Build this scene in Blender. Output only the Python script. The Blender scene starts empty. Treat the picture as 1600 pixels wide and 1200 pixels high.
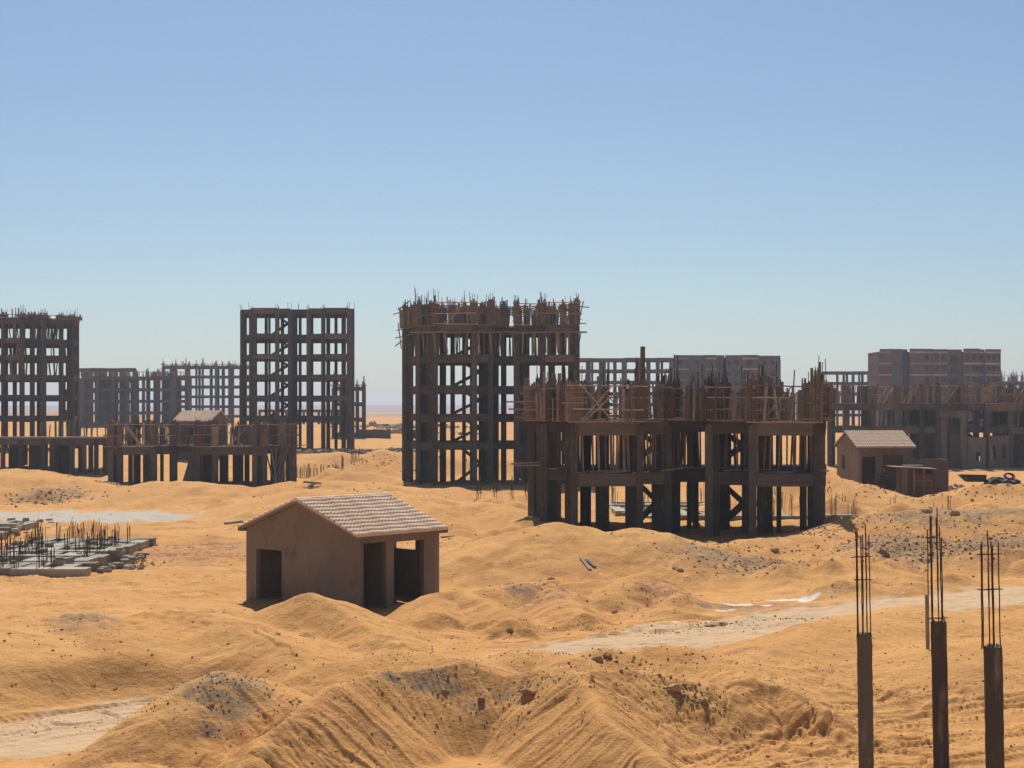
import bpy, math, random
import numpy as np
from mathutils import Vector

R = math.radians
sc = bpy.context.scene
COL = sc.collection
F = 2400.0          # focal length in pixels of the 1600 px wide photograph
HC = 7.9            # eye height
HY = 640.0          # row of the horizon

# ------------------------------------------------------------------ camera, sky, sun, exposure
cd = bpy.data.cameras.new('camera')
cam = bpy.data.objects.new('camera', cd)
COL.objects.link(cam)
cam.location = (0, 0, HC)
cam.rotation_euler = (R(90), 0, 0)
cd.sensor_width = 36
cd.lens = F / 1600 * 36
cd.shift_y = (HY - 600) / 1600.0
cd.clip_start = 0.5
cd.clip_end = 30000
sc.camera = cam

SUN_EL, SUN_AZ = 52.0, -5.0        # azimuth from +Y (behind the buildings), positive to the right
w = bpy.data.worlds.new('World')
sc.world = w
w.use_nodes = True
nt = w.node_tree
nt.nodes.clear()
sky = nt.nodes.new('ShaderNodeTexSky')
sky.sky_type = 'NISHITA'
sky.sun_disc = False
sky.sun_elevation = R(SUN_EL)
sky.sun_rotation = R(SUN_AZ)
sky.altitude = 400
sky.air_density = 1.0
sky.dust_density = 0.9
sky.ozone_density = 3.4
bg = nt.nodes.new('ShaderNodeBackground')
bg.inputs['Strength'].default_value = 0.083
wo = nt.nodes.new('ShaderNodeOutputWorld')
tint = nt.nodes.new('ShaderNodeMix')
tint.data_type = 'RGBA'
tint.blend_type = 'MULTIPLY'
tint.inputs[0].default_value = 1.0
tint.inputs[7].default_value = (.945, 1.005, 1.03, 1)
nt.links.new(sky.outputs[0], tint.inputs[6])
nt.links.new(tint.outputs[2], bg.inputs['Color'])
nt.links.new(bg.outputs[0], wo.inputs['Surface'])

sd = bpy.data.lights.new('sun', 'SUN')
sd.energy = 4.9
sd.angle = R(0.53)
sd.color = (1.0, 0.955, 0.88)
sun = bpy.data.objects.new('sun', sd)
COL.objects.link(sun)
dv = Vector((math.sin(R(SUN_AZ)) * math.cos(R(SUN_EL)), math.cos(R(SUN_AZ)) * math.cos(R(SUN_EL)), math.sin(R(SUN_EL))))
sun.rotation_euler = dv.to_track_quat('Z', 'Y').to_euler()
sun.location = (0, 0, 60)

sc.view_settings.view_transform = 'Standard'
sc.view_settings.look = 'None'
sc.view_settings.exposure = 0.0
sc.view_settings.gamma = 1.0
sc.view_settings.use_curve_mapping = False
sc.render.engine = 'CYCLES'
sc.cycles.max_bounces = 6
sc.cycles.diffuse_bounces = 4
sc.cycles.glossy_bounces = 2
sc.cycles.volume_bounces = 0
sc.cycles.use_adaptive_sampling = True

# ------------------------------------------------------------------ noise (numpy)
rs = np.random.RandomState(7)
PERM = rs.permutation(256)
PERM = np.concatenate([PERM, PERM, PERM])
GA = rs.rand(256) * 2 * np.pi
GX, GY = np.cos(GA), np.sin(GA)
V1 = rs.rand(256) * 2 - 1

def pnoise(x, y, seed=0):
    x = x + seed * 17.31; y = y + seed * 9.77
    xi = np.floor(x).astype(np.int64); yi = np.floor(y).astype(np.int64)
    xf = x - xi; yf = y - yi
    xi &= 255; yi &= 255
    u = xf * xf * xf * (xf * (xf * 6 - 15) + 10); v = yf * yf * yf * (yf * (yf * 6 - 15) + 10)
    def g(a, b, dx, dy):
        k = PERM[PERM[(xi + a) & 255] + ((yi + b) & 255)] & 255
        return GX[k] * dx + GY[k] * dy
    a = g(0, 0, xf, yf); b = g(1, 0, xf - 1, yf); c = g(0, 1, xf, yf - 1); d = g(1, 1, xf - 1, yf - 1)
    return (a + u * (b - a) + v * ((c + u * (d - c)) - (a + u * (b - a)))) * 1.5

def noise1(t, seed=0):
    t = t + seed * 31.7
    i = np.floor(t).astype(np.int64); f = t - i
    f = f * f * (3 - 2 * f)
    a = V1[PERM[i & 255]]; b = V1[PERM[(i + 1) & 255]]
    return a + (b - a) * f

def ss(a, b, x):
    t = np.clip((x - a) / (b - a), 0, 1)
    return t * t * (3 - 2 * t)

def wx(px, D): return (px - 800.0) * D / F
def wz(py, D): return HC - (py - HY) * D / F
def flatD(py, z=0.0): return F * (HC - z) / (py - HY)

# ------------------------------------------------------------------ terrain
# ridges: list of (px, py, D) crest points, slope, rounding, rill amplitude
RID = []
def kD(d, px=0):
    return d if d > 155 or (px > 1170 and d > 110) else d * .93
def ridge(pts, s=0.5, r=0.4, rill=0.03, warp=0.5, lift=0.0):
    k = kD(pts[0][2], pts[0][0]) / pts[0][2]
    pts = [(a, b, d * k) for a, b, d in pts]
    RID.append(([(wx(a, d), d, wz(b, d) + lift) for a, b, d in pts], s, r, rill, warp))

# amphitheatre of dumped sand in front
ridge([(358, 1215, 32.0), (440, 1132, 34.3), (519, 1072, 36.6), (560, 1062, 37.8), (600, 1050, 38.6), (660, 1047, 39.2), (700, 1042, 39.4), (722, 1033, 39.6),
       (790, 1053, 39.6), (850, 1044, 39.2), (895, 1040, 38.4), (922, 1084, 36.8), (953, 1131, 35.0), (1006, 1168, 33.8), (1060, 1215, 32.6)], .74, .12, .06, .3)
ridge([(925, 1048, 39.2), (1000, 1046, 40.4), (1060, 1060, 40.4), (1115, 1071, 40.8), (1178, 1058, 41.6), (1228, 1070, 41.4), (1278, 1103, 40.2)], .68, .12, .05, .4)
ridge([(250, 1112, 36.6), (300, 1066, 37.6), (345, 1049, 38.2), (400, 1060, 38.6), (436, 1080, 38.2)], .56, .3, .035, .5)
ridge([(40, 1225, 31.0), (150, 1208, 32.0), (200, 1196, 32.6)], .435, .6, .02)
# left middle dunes
ridge([(-60, 1010, 46), (-10, 985, 47.6), (12, 1000, 46.6)], .24, .8, .02)
ridge([(10, 988, 48.8), (70, 966, 49.8), (130, 962, 50), (170, 970, 49.6), (196, 986, 48.6)], .21, .45, .01)
ridge([(205, 972, 53), (240, 957, 54), (290, 955, 54), (345, 972, 52.6)], .27, .4, .01)
ridge([(345, 980, 48.8), (372, 977, 48.6), (400, 984, 48), (450, 1008, 46), (500, 1044, 44)], .36, .12, .02)
ridge([(345, 972, 57.4), (400, 962, 57.8), (450, 943, 57.4), (487, 927, 57.4), (515, 938, 57), (560, 962, 55.8), (590, 985, 54)], .435, .3, .03)
ridge([(545, 962, 57.6), (600, 968, 56.6)], .435, .5, .02)
ridge([(500, 1048, 43.6), (560, 1033, 44.0), (620, 1017, 45), (680, 1022, 44.8), (725, 1038, 43.6)], .348, .5, .02)
ridge([(765, 1034, 45), (800, 1018, 46), (850, 1016, 46.5), (890, 1028, 45.2)], .435, .4, .02)
ridge([(920, 1034, 45.6), (945, 1014, 46.4), (990, 1020, 46.4), (1020, 1010, 46.8), (1085, 1010, 46.6), (1130, 1034, 45.2), (1165, 1056, 43.8)], .435, .35, .025)
ridge([(1140, 1042, 45.5), (1190, 1018, 48), (1250, 993, 50.6), (1330, 968, 53.2), (1400, 954, 54.8), (1433, 947, 55.6), (1470, 966, 54.4), (1485, 974, 54), (1540, 972, 55), (1620, 966, 56)], .246, .5, .015)
ridge([(1500, 1010, 48), (1560, 1000, 49), (1640, 1010, 48)], .217, .8, .015)
ridge([(1380, 1262, 31.5), (1400, 1250, 31.5), (1420, 1262, 31)], .4, .4, .02)
ridge([(1466, 1215, 31.4), (1486, 1203, 31.4), (1505, 1215, 31.4)], .5, .2, .02)
# beyond the track
ridge([(668, 955, 60), (690, 926, 63), (720, 921, 63.5), (750, 935, 62), (800, 962, 58.6)], .493, .35, .03)
ridge([(770, 920, 65.5), (800, 912, 66), (850, 912, 66), (880, 935, 64), (905, 958, 60)], .493, .4, .03)
ridge([(865, 916, 68), (930, 908, 68.5), (960, 912, 68)], .464, .4, .02)
ridge([(955, 925, 66), (985, 900, 68), (1005, 896, 68.6), (1030, 905, 68.2), (1050, 925, 66), (1060, 945, 62)], .5, .3, .03)
ridge([(1050, 925, 75), (1110, 905, 76), (1180, 912, 75.5), (1230, 926, 72)], .435, .5, .03)
ridge([(1090, 893, 77), (1118, 869, 78.5), (1145, 876, 78), (1180, 868, 79), (1215, 888, 76)], .435, .4, .04)
ridge([(1230, 900, 74), (1260, 872, 78), (1320, 880, 77), (1350, 900, 73)], .406, .5, .04)
ridge([(725, 878, 76), (780, 846, 78.5), (832, 824, 80), (870, 817, 80.4), (900, 821, 80.2), (935, 831, 80), (965, 829, 80.4), (990, 826, 80.4), (1030, 833, 80), (1060, 843, 79.4), (1092, 857, 79)], .33, .7, .02)
ridge([(1092, 855, 85.6), (1135, 849, 86.4), (1170, 843, 87), (1205, 843, 87), (1250, 838, 87.6), (1290, 836, 88)], .29, .5, .02)
ridge([(1290, 836, 90), (1320, 818, 93), (1342, 806, 94), (1375, 806, 94), (1400, 800, 95), (1460, 792, 96), (1540, 796, 96), (1650, 790, 96)], .319, .5, .05)
ridge([(1340, 862, 82), (1380, 838, 85), (1440, 836, 85), (1490, 852, 83), (1540, 838, 85), (1640, 828, 86)], .319, .6, .05)
ridge([(1290, 900, 74), (1345, 880, 76), (1400, 895, 74)], .29, .6, .03)
ridge([(640, 812, 112), (690, 793, 116), (750, 786, 118), (790, 800, 114), (830, 800, 114)], .232, .8, .03)
ridge([(690, 850, 95), (730, 845, 96), (770, 858, 92)], .174, .8, .02)
# the long bank in front of the low frames
ridge([(-60, 738, 150), (0, 733, 151), (35, 732, 151), (70, 742, 149), (110, 750, 146), (170, 762, 143), (215, 758, 142), (255, 752, 142), (305, 753, 142), (350, 757, 142),
       (400, 762, 141), (440, 756, 141), (500, 752, 140), (560, 751, 140), (600, 758, 140), (660, 765, 140), (700, 762, 142), (760, 768, 140), (830, 768, 138)], .203, 1.0, .04)
0 and ridge([(-20, 775, 124), (40, 762, 128), (90, 768, 126), (120, 780, 122)], .232, .8, .08)
ridge([(440, 790, 122), (480, 768, 128), (560, 764, 130), (640, 775, 126), (700, 800, 116)], .174, 1.0, .05)
ridge([(465, 722, 182), (500, 708, 188), (520, 706, 189), (560, 712, 187), (600, 702, 190), (640, 708, 190), (700, 716, 186), (840, 720, 184)], .377, .8, .05)
ridge([(500, 752, 160), (540, 738, 164), (580, 736, 165), (610, 750, 160)], .377, .5, .02)
ridge([(110, 832, 103), (135, 812, 106), (160, 828, 104)], .435, .3, .02)
# right, before the second hut
ridge([(1180, 770, 118), (1230, 752, 122), (1270, 742, 123), (1290, 744, 122), (1323, 758, 119), (1341, 757, 119), (1377, 771, 117), (1430, 776, 117), (1497, 771, 118), (1529, 760, 120), (1583, 756, 121), (1650, 754, 121)], .29, .6, .03)
ridge([(1200, 752, 140), (1240, 738, 142), (1290, 735, 142), (1330, 740, 142)], .203, .8, .03)

rh = random.Random(77)
def heaps(n, px0, px1, d0, d1, h0, h1, skip=()):
    for _ in range(n):
        px = rh.uniform(px0, px1); D = rh.uniform(d0, d1)
        if any(a < px < b and c < D < e for a, b, c, e in skip): continue
        z = rh.uniform(h0, h1); q = rh.uniform(.6, 2.4) * F / D
        y0 = HY + (HC - z) * F / D
        RID.append(([(wx(px - q * .5, D), D + rh.uniform(-.6, .6), z * rh.uniform(.7, 1)), (wx(px, D), D, z), (wx(px + q * .5, D), D + rh.uniform(-.6, .6), z * rh.uniform(.7, 1))], rh.uniform(.48, .62), .1, .03, .45))
heaps(34, 690, 1650, 61.5, 79, .4, 1.2, skip=((900, 1330, 54, 69), ))
heaps(16, 600, 900, 70, 104, .5, 1.2)
heaps(10, 380, 620, 66, 110, .3, .7, skip=((300, 720, 55, 72),))
heaps(14, 1300, 1700, 76, 108, .7, 1.7)
heaps(20, -60, 860, 118, 136, .5, 1.4, skip=((-100, 320, 100, 124),))
heaps(16, 470, 640, 160, 210, 1.0, 2.6)
heaps(8, 1160, 1700, 110, 119, .8, 1.7)
heaps(6, 1150, 1600, 44, 49, .2, .45)
ROAD = [(-300, 1192), (-100, 1170), (0, 1158), (100, 1142), (200, 1126), (330, 1108), (450, 1094), (600, 1078), (760, 1052), (880, 1030), (1000, 1006),
        (1100, 988), (1200, 973), (1340, 956), (1470, 941), (1600, 928), (1800, 909), (2100, 888)]
ROADW = [(wx(a, flatD(b)), flatD(b)) for a, b in ROAD]
ROADS = [(a, b) for a, b, p in zip(ROADW[:-1], ROADW[1:], ROAD[:-1]) if p[0] < 200 or p[0] >= 880]

TRACKS = [[(wx(a, flatD(b)), flatD(b)) for a, b in t] for t in (
    [(1080, 1180), (1180, 1150), (1300, 1128), (1460, 1105), (1700, 1088)], [(1120, 1205), (1260, 1168), (1400, 1148), (1700, 1118)], [(1200, 1225), (1400, 1185), (1700, 1150)],
    [(1250, 1078), (1400, 1092), (1700, 1072)], [(-100, 1150), (0, 1138), (120, 1122), (230, 1108)], [(640, 985), (800, 1000), (960, 985), (1100, 972)], [(-100, 900), (100, 912), (300, 925), (360, 930)], [(-100, 880), (240, 872), (380, 868)])]
LEDGES = [([(wx(a, d), d) for a, b, d in t], am) for t, am in (
    ([(380, 0, 45.3), (475, 0, 41.6)], .06),
    ([(456, 0, 50.5), (496, 0, 50.7)], .07), ([(800, 0, 35.5), (848, 0, 35.7)], .14))]
def seg_dist(x, y, a, b):
    ax, ay = a[0], a[1]; bx, by = b[0], b[1]
    dx, dy = bx - ax, by - ay
    L = math.hypot(dx, dy) + 1e-9
    raw = ((x - ax) * dx + (y - ay) * dy) / L
    c = np.clip(raw, 0, L)
    px = ax + dx / L * c; py = ay + dy / L * c
    d = np.hypot(x - px, y - py)
    return d, c, raw, L

def road_dist(x, y):
    d = np.full(x.shape, 1e9)
    for a, b in ROADS:
        d = np.minimum(d, seg_dist(x, y, a, b)[0])
    return d

def smax(a, b, k=0.12):
    return 0.5 * (a + b + np.sqrt((a - b) ** 2 + k * k)) - 0.0

def base_g(x, y):
    r = np.hypot(x, y)
    px = 800 + F * x / np.maximum(y, 1.0)
    g = 1.9 * ss(168, 222, y) * (1 - ss(700, 900, px)) + 1.6 * ss(255, 400, y) + 1.2 * ss(205, 300, y) * ss(700, 900, px)
    g = g + 0.3 * ss(600, 2000, r)
    # far low hills
    an = np.arctan2(x, np.maximum(y, 1e-3))
    hl = 13.5 + 2.5 * noise1(an * 9.0, 3) + 1.5 * noise1(an * 31.0, 5)
    g = g + hl * ss(2300, 3600, r) * (1 - .6 * ss(4200, 7000, r)) * (y > 0)
    g = g + 3.0 * ss(900, 1300, r) * (0.4 + 0.6 * noise1(an * 60.0, 9)) * (1 - ss(1300, 1700, r)) * (y > 0)
    return g

def H(x, y, fine=True):
    r = np.hypot(x, y)
    near = 1 - ss(220, 700, r)
    h = base_g(x, y)
    u1 = pnoise(x / 9.0, y / 9.0, 1)
    h = h + (0.16 * u1 + 0.10 * pnoise(x / 4.0, y / 4.0, 2)) * near
    far = ss(200, 500, r) * (1 - ss(2600, 4000, r))
    h = h + far * (0.5 * pnoise(x / 40.0, y / 40.0, 4) + .35 * pnoise(x / 14.0, y / 14.0, 5))
    shp = x.shape
    hf = h.ravel().copy(); xf = x.ravel(); yf = y.ravel()
    for k, (pts, s, rr, rill, warp) in enumerate(RID):
        hm = max(p[2] for p in pts); reach = (hm + 1.0) / s + 2.0
        x0 = min(p[0] for p in pts) - reach; x1 = max(p[0] for p in pts) + reach
        y0 = min(p[1] for p in pts) - reach; y1 = max(p[1] for p in pts) + reach
        m = np.nonzero((xf > x0) & (xf < x1) & (yf > y0) & (yf < y1))[0]
        if len(m) == 0: continue
        X = xf[m]; Y = yf[m]
        sc_ = max(.6, 0.9 * (pts[0][1] / 45.0))
        X2 = X + warp * .55 * pnoise(X / (2.2 * sc_), Y / (2.2 * sc_), 10 + k) * sc_ + warp * .16 * pnoise(X / .6, Y / .6, 30 + k)
        Y2 = Y + warp * .55 * pnoise(X / (2.2 * sc_), Y / (2.2 * sc_), 50 + k) * sc_ + warp * .16 * pnoise(X / .6, Y / .6, 70 + k)
        best = np.full(len(m), -1e9); bu = np.zeros(len(m)); bd = np.zeros(len(m)); acc = 0.0
        segs = list(zip(pts[:-1], pts[1:]))
        for a, b in segs:
            d, c, raw, L = seg_dist(X2, Y2, a, b)
            hh = a[2] + (b[2] - a[2]) * c / L - s * (np.sqrt(d * d + rr * rr) - rr)
            up = hh > best
            best = np.where(up, hh, best)
            bu = np.where(up, acc + c + 1.6 * (raw - c) / (d + .3), bu)
            bd = np.where(up, d, bd)
            acc += L
        if rill > 0:
            fr = 6.0 / sc_
            env = ss(0.0, .7 * sc_, bd) * (1 - ss(2.6 * sc_, 7 * sc_, bd)) * sc_ ** .5
            st = noise1(bu * fr + .3 * pnoise(X / .8, Y / .8, 3), k) + .6 * noise1(bu * fr * 2.7 + .5 * pnoise(X / .5, Y / .5, 5), k + 40) + .35 * noise1(bu * fr * .35, k + 80)
            best = best + rill * .62 * env * st
        hf[m] = smax(hf[m], best, .07 if s > .4 else .13)
    h = hf.reshape(shp)
    h = h - .3 * np.exp(-(((x + 8.6) ** 2 + (y - 63) ** 2) / 22.0))
    # the track is levelled
    rd = road_dist(x, y)
    mk = 1 - ss(2.1, 4.4, rd + .5 * pnoise(x / 2.5, y / 2.5, 8))
    h = h * (1 - mk) + (0.03 * noise1(rd * 2.3, 2) + 0.02 * noise1(rd * 6.0, 6)) * mk
    # pale cement pad lies flat
    pd = np.minimum(np.hypot((x + 29.4) / 8.5, (y - 112) / 9.5), np.hypot((x + 35.5) / 7.5, (y - 112) / 9.5))
    pk = 1 - ss(.75, 1.15, pd)
    h = h * (1 - pk) + .05 * pk
    if fine:
        n3 = pnoise(x / 1.1, y / 1.1, 21); n4 = pnoise(x / .42, y / .42, 22); n5 = pnoise(x / .17, y / .17, 23)
        rough = ss(-.1, .55, pnoise(x / 6.0, y / 6.0, 24)) * (1 - .8 * mk)
        nr = 1 - ss(90, 260, r)
        mid = (1 - ss(150, 400, r)) * ss(60, 110, r)
        h = h + nr * ((.035 + .04 * ss(50, 62, r)) * n3 + (.012 + .05 * rough) * n4 + (.004 + .016 * rough) * n5 * (1 - ss(60, 110, r)))
        h = h + mid * (.18 * pnoise(x / 2.6, y / 2.6, 25) + .05 * rough * n3)
        # wheel tracks on the right foreground and left middle ground
        px = 800 + F * x / np.maximum(y, 1.0)
        a1 = ss(1050, 1200, px) * ss(31, 34, y) * (1 - ss(41, 45, y)) * (1 - ss(.2, .45, h))
        q = y - .18 * x - .010 * (x - 4) ** 2
        h = h + a1 * (.06 * noise1(q * 2.2, 11) + .045 * noise1(q * 5.5, 12) + .012 * noise1(q * 3 + 0 * x, 13) * np.sign(np.sin(x * 9)))
        for tr in TRACKS:
            bd = np.full(x.shape, 9.0); bc = np.zeros(x.shape); acc = 0.0
            for p, q_ in zip(tr[:-1], tr[1:]):
                d, c, raw, L = seg_dist(x, y, p, q_)
                side = (x - p[0]) * (q_[1] - p[1]) - (y - p[1]) * (q_[0] - p[0])
                d = np.abs(d - .85)
                up = d < bd; bd = np.where(up, d, bd); bc = np.where(up, acc + c, bc); acc += L
            mt = (1 - ss(.16, .26, bd)) * (1 - ss(.3, .55, h))
            h = h - mt * (.045 + .02 * np.sign(np.sin((bc + bd * .8) * 2 * np.pi / .24))) + .02 * (1 - ss(.0, .12, np.abs(bd - .3))) * (1 - ss(.3, .55, h))
        for lg, am in LEDGES:
            for p, q_ in zip(lg[:-1], lg[1:]):
                d, c, raw, L = seg_dist(x, y, p, q_)
                sd_ = ((x - p[0]) * (q_[1] - p[1]) - (y - p[1]) * (q_[0] - p[0])) / L + .12 * pnoise(x / .5, y / .5, 33)
                h = h - am * ss(-.01, .02, sd_) * np.exp(-np.maximum(sd_, 0) / .45) * ss(0, .35, raw) * ss(0, .35, L - raw)
        a2 = (1 - ss(380, 700, px)) * ss(66, 72, y) * (1 - ss(100, 112, y))
        q2 = y + .10 * x + 1.2 * pnoise(x / 14, y / 14, 26)
        h = h + a2 * (.09 * noise1(q2 * 1.1, 14) + .06 * noise1(q2 * 2.9, 15))
        a3 = ss(640, 760, px) * (1 - ss(1250, 1400, px)) * ss(45, 50, y) * (1 - ss(57, 61, y))
        q3 = y - .12 * x
        h = h + a3 * (.03 * noise1(q3 * 1.8, 16) + .03 * noise1(q3 * 4.5, 17))
        cr = pnoise(x / 1.7, y / 1.7, 61)
        h = h - .05 * nr * rough * ss(.0, .03, .03 - np.abs(cr))
    return h

def Hs(x, y):
    return float(H(np.array([[float(x)]]), np.array([[float(y)]]))[0, 0])

def grid_terrain():
    fine = np.linspace(-25, 25, 1500)
    side = np.concatenate([np.linspace(-180, -26, 50), fine, np.linspace(26, 180, 50)[:-1]])
    th = np.radians(side)
    n1 = 1.0 / np.linspace(1 / 26.0, 1 / 260.0, 860)
    n2 = np.exp(np.linspace(math.log(261.5), math.log(7000), 170))
    n0 = np.linspace(1, 25, 26)
    rr = np.concatenate([n0, n1, n2])
    T, RR = np.meshgrid(th, rr)
    X = RR * np.sin(T); Y = RR * np.cos(T)
    Z = H(X, Y)
    nr, nc = X.shape
    co = np.stack([X, Y, Z], -1).reshape(-1, 3)
    i = np.arange(nr - 1)[:, None]; j = np.arange(nc)[None, :]
    j2 = (j + 1) % nc
    q = np.stack([i * nc + j, i * nc + j2, (i + 1) * nc + j2, (i + 1) * nc + j], -1).reshape(-1, 4)
    q = np.ascontiguousarray(q)
    px = 800 + F * X / np.maximum(Y, 1e-3)
    rd = road_dist(X, Y)
    road = 1 - ss(1.8, 2.6, rd + .7 * pnoise(X / 1.6, Y / 1.6, 41) + .3 * pnoise(X / .4, Y / .4, 42))
    road = np.where(Y > 5, road, 0)
    def blob(cx, cy, D, rx, ry, wob=.35, hard=.35):
        D = kD(D) if (D < 100 and cx > 250 or D < 60) and not 56 < D < 64.3 else D
        x0 = wx(cx, D)
        d = np.hypot((X - x0) / rx, (Y - D) / ry) + wob * pnoise(X / (rx * .35 + .3), Y / (ry * .35 + .3), 43) + .25 * pnoise(X / .5, Y / .5, 44)
        return 1 - ss(1 - hard, 1 + hard * .6, d)
    pale = np.maximum(blob(170, 0, 112, 6.2, 6.5, .25, .1), blob(60, 0, 114, 5, 4.5, .3, .1))
    lime = np.zeros_like(X)
    for cx, D, rx, ry in ((1045, 56.9, .8, .2), (1170, 62.2, 1.1, .4), (1240, 64.2, 1.3, .35), (1130, 60.2, .4, .2)):
        lime = np.maximum(lime, blob(cx, 0, D, rx, ry, .5, .2))
    grey = np.zeros_like(X)
    for cx, D, rx, ry in ((1130, 77.5, 2.4, 1.8), (1190, 77, 1.8, 1.8), (1380, 84, 2.4, 3), (1450, 83, 3, 2.4), (1560, 84, 3.4, 3), (815, 66, .9, .9), (1130, 61, 1.4, 1.0), (1230, 62.6, 1.2, .7), (1440, 95, 6, 2),
                          (130, 49.8, 1.0, 1.2), (345, 37.4, 1.0, 1.2), (640, 38.8, 2.2, .5), (180, 141, 2, 3), (880, 100, 3, 4), (75, 130, 3, 3)):
        grey = np.maximum(grey, blob(cx, 0, D, rx, ry, .5, .5))
    red = np.zeros_like(X)
    for cx, D, rx, ry in ((1030, 66.5, 1.1, 1.8), (850, 64.8, 1.0, 1.8), (1210, 66, 1.2, 1), (1060, 54.6, 4.5, 1.0), (1400, 61.4, 6, 1.0), (1130, 48.6, 1.8, .8), (200, 84, 10, 5), (260, 96, 9, 3), (740, 43.5, 1.0, .6), (90, 34.4, 1.4, .5),
                          (970, 70, 1.5, 1), (1180, 77, 1, .6), (330, 60, 1.4, 1.5)):
        red = np.maximum(red, blob(cx, 0, D, rx, ry, .6, .6))
    # main sheet and track: the same grid split by the track mask
    fm = road.reshape(-1)[q].min(1) > .02
    def mk(name, faces):
        used = np.unique(faces)
        remap = np.full(len(co), -1, np.int64); remap[used] = np.arange(len(used))
        fc = remap[faces]
        me = bpy.data.meshes.new(name)
        me.vertices.add(len(used)); me.vertices.foreach_set('co', co[used].astype(np.float32).ravel())
        n = len(fc)
        me.loops.add(n * 4); me.loops.foreach_set('vertex_index', fc.astype(np.int32).ravel())
        me.polygons.add(n); me.polygons.foreach_set('loop_start', (np.arange(n) * 4).astype(np.int32))
        me.polygons.foreach_set('use_smooth', np.ones(n, bool))
        me.update(calc_edges=True)
        for an, arr in (('road', road), ('pale', pale), ('lime', lime), ('grey', grey), ('red', red), ('rock', ss(1700, 2500, np.hypot(X, Y)) * .9 + .6 * ss(880, 1000, np.hypot(X, Y)) * (1 - ss(1300, 1500, np.hypot(X, Y)))))\
            :
            at = me.attributes.new(an, 'FLOAT', 'POINT')
            at.data.foreach_set('value', arr.reshape(-1)[used].astype(np.float32))
        me.normals_split_custom_set_from_vertices(nrm[used].astype(np.float32))
        o = bpy.data.objects.new(name, me); COL.objects.link(o)
        o['kind'] = 'structure'
        me.materials.append(M['sand'])
        return o
    # shared vertex normals
    e1 = co[q[:, 2]] - co[q[:, 0]]; e2 = co[q[:, 3]] - co[q[:, 1]]
    fn = np.cross(e1, e2)
    nrm = np.zeros_like(co)
    for k in range(4):
        for c in range(3):
            nrm[:, c] += np.bincount(q[:, k], weights=fn[:, c], minlength=len(co))
    nrm /= np.linalg.norm(nrm, axis=1, keepdims=True) + 1e-12
    if nrm[:, 2].mean() < 0: nrm = -nrm
    mk('ground', q[~fm]); mk('dirt_road', q[fm])

# ------------------------------------------------------------------ materials
M = {}
def mat(name):
    m = bpy.data.materials.new(name); m.use_nodes = True
    n = m.node_tree; b = n.nodes['Principled BSDF']
    b.inputs['Specular IOR Level'].default_value = .25
    return m, n, b

def node(n, t, **kw):
    x = n.nodes.new(t)
    for k, v in kw.items():
        if k in x.inputs: x.inputs[k].default_value = v
        else: setattr(x, k, v)
    return x

def mixc(n, fac, a, b, mode='MIX'):
    x = n.nodes.new('ShaderNodeMix'); x.data_type = 'RGBA'; x.blend_type = mode
    for i, v in ((0, fac), (6, a), (7, b)):
        if hasattr(v, 'node'): n.links.new(v, x.inputs[i])
        elif isinstance(v, tuple): x.inputs[i].default_value = (*v, 1)
        else: x.inputs[i].default_value = v
    return x.outputs[2]

def ramp(n, src, a, b):
    x = n.nodes.new('ShaderNodeMapRange'); x.interpolation_type = 'SMOOTHSTEP'
    x.inputs['From Min'].default_value = a; x.inputs['From Max'].default_value = b
    n.links.new(src, x.inputs['Value'])
    return x.outputs['Result']

def rough_mat(name, c1, c2, scale=1.5, scale2=12, rough=.9, bump=.3, bscale=30, streak=None, c3=None):
    m, n, b = mat(name)
    g = node(n, 'ShaderNodeNewGeometry')
    mp = n.nodes.new('ShaderNodeMapping'); n.links.new(g.outputs['Position'], mp.inputs['Vector'])
    if streak: mp.inputs['Scale'].default_value = streak
    t1 = node(n, 'ShaderNodeTexNoise', Scale=scale, Detail=5.0, Roughness=.6); n.links.new(mp.outputs[0], t1.inputs['Vector'])
    t2 = node(n, 'ShaderNodeTexNoise', Scale=scale2, Detail=4.0, Roughness=.65); n.links.new(mp.outputs[0], t2.inputs['Vector'])
    c = mixc(n, ramp(n, t1.outputs['Fac'], .32, .68), c1, c2)
    d = tuple(v * .72 for v in c1)
    c = mixc(n, ramp(n, t2.outputs['Fac'], .52, .75), c, c3 or d)
    # each separate mesh gets its own tone
    oi = n.nodes.new('ShaderNodeObjectInfo')
    mr = n.nodes.new('ShaderNodeMapRange'); mr.inputs['To Min'].default_value = .68; mr.inputs['To Max'].default_value = 1.3
    n.links.new(oi.outputs['Random'], mr.inputs['Value'])
    sc_ = n.nodes.new('ShaderNodeVectorMath'); sc_.operation = 'SCALE'
    n.links.new(c, sc_.inputs[0]); n.links.new(mr.outputs[0], sc_.inputs['Scale'])
    n.links.new(sc_.outputs[0], b.inputs['Base Color'])
    b.inputs['Roughness'].default_value = rough
    t3 = node(n, 'ShaderNodeTexNoise', Scale=bscale, Detail=4.0); n.links.new(mp.outputs[0], t3.inputs['Vector'])
    bp = node(n, 'ShaderNodeBump', Strength=bump, Distance=.02); n.links.new(t3.outputs['Fac'], bp.inputs['Height'])
    n.links.new(bp.outputs[0], b.inputs['Normal'])
    M[name] = m
    return m

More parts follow.
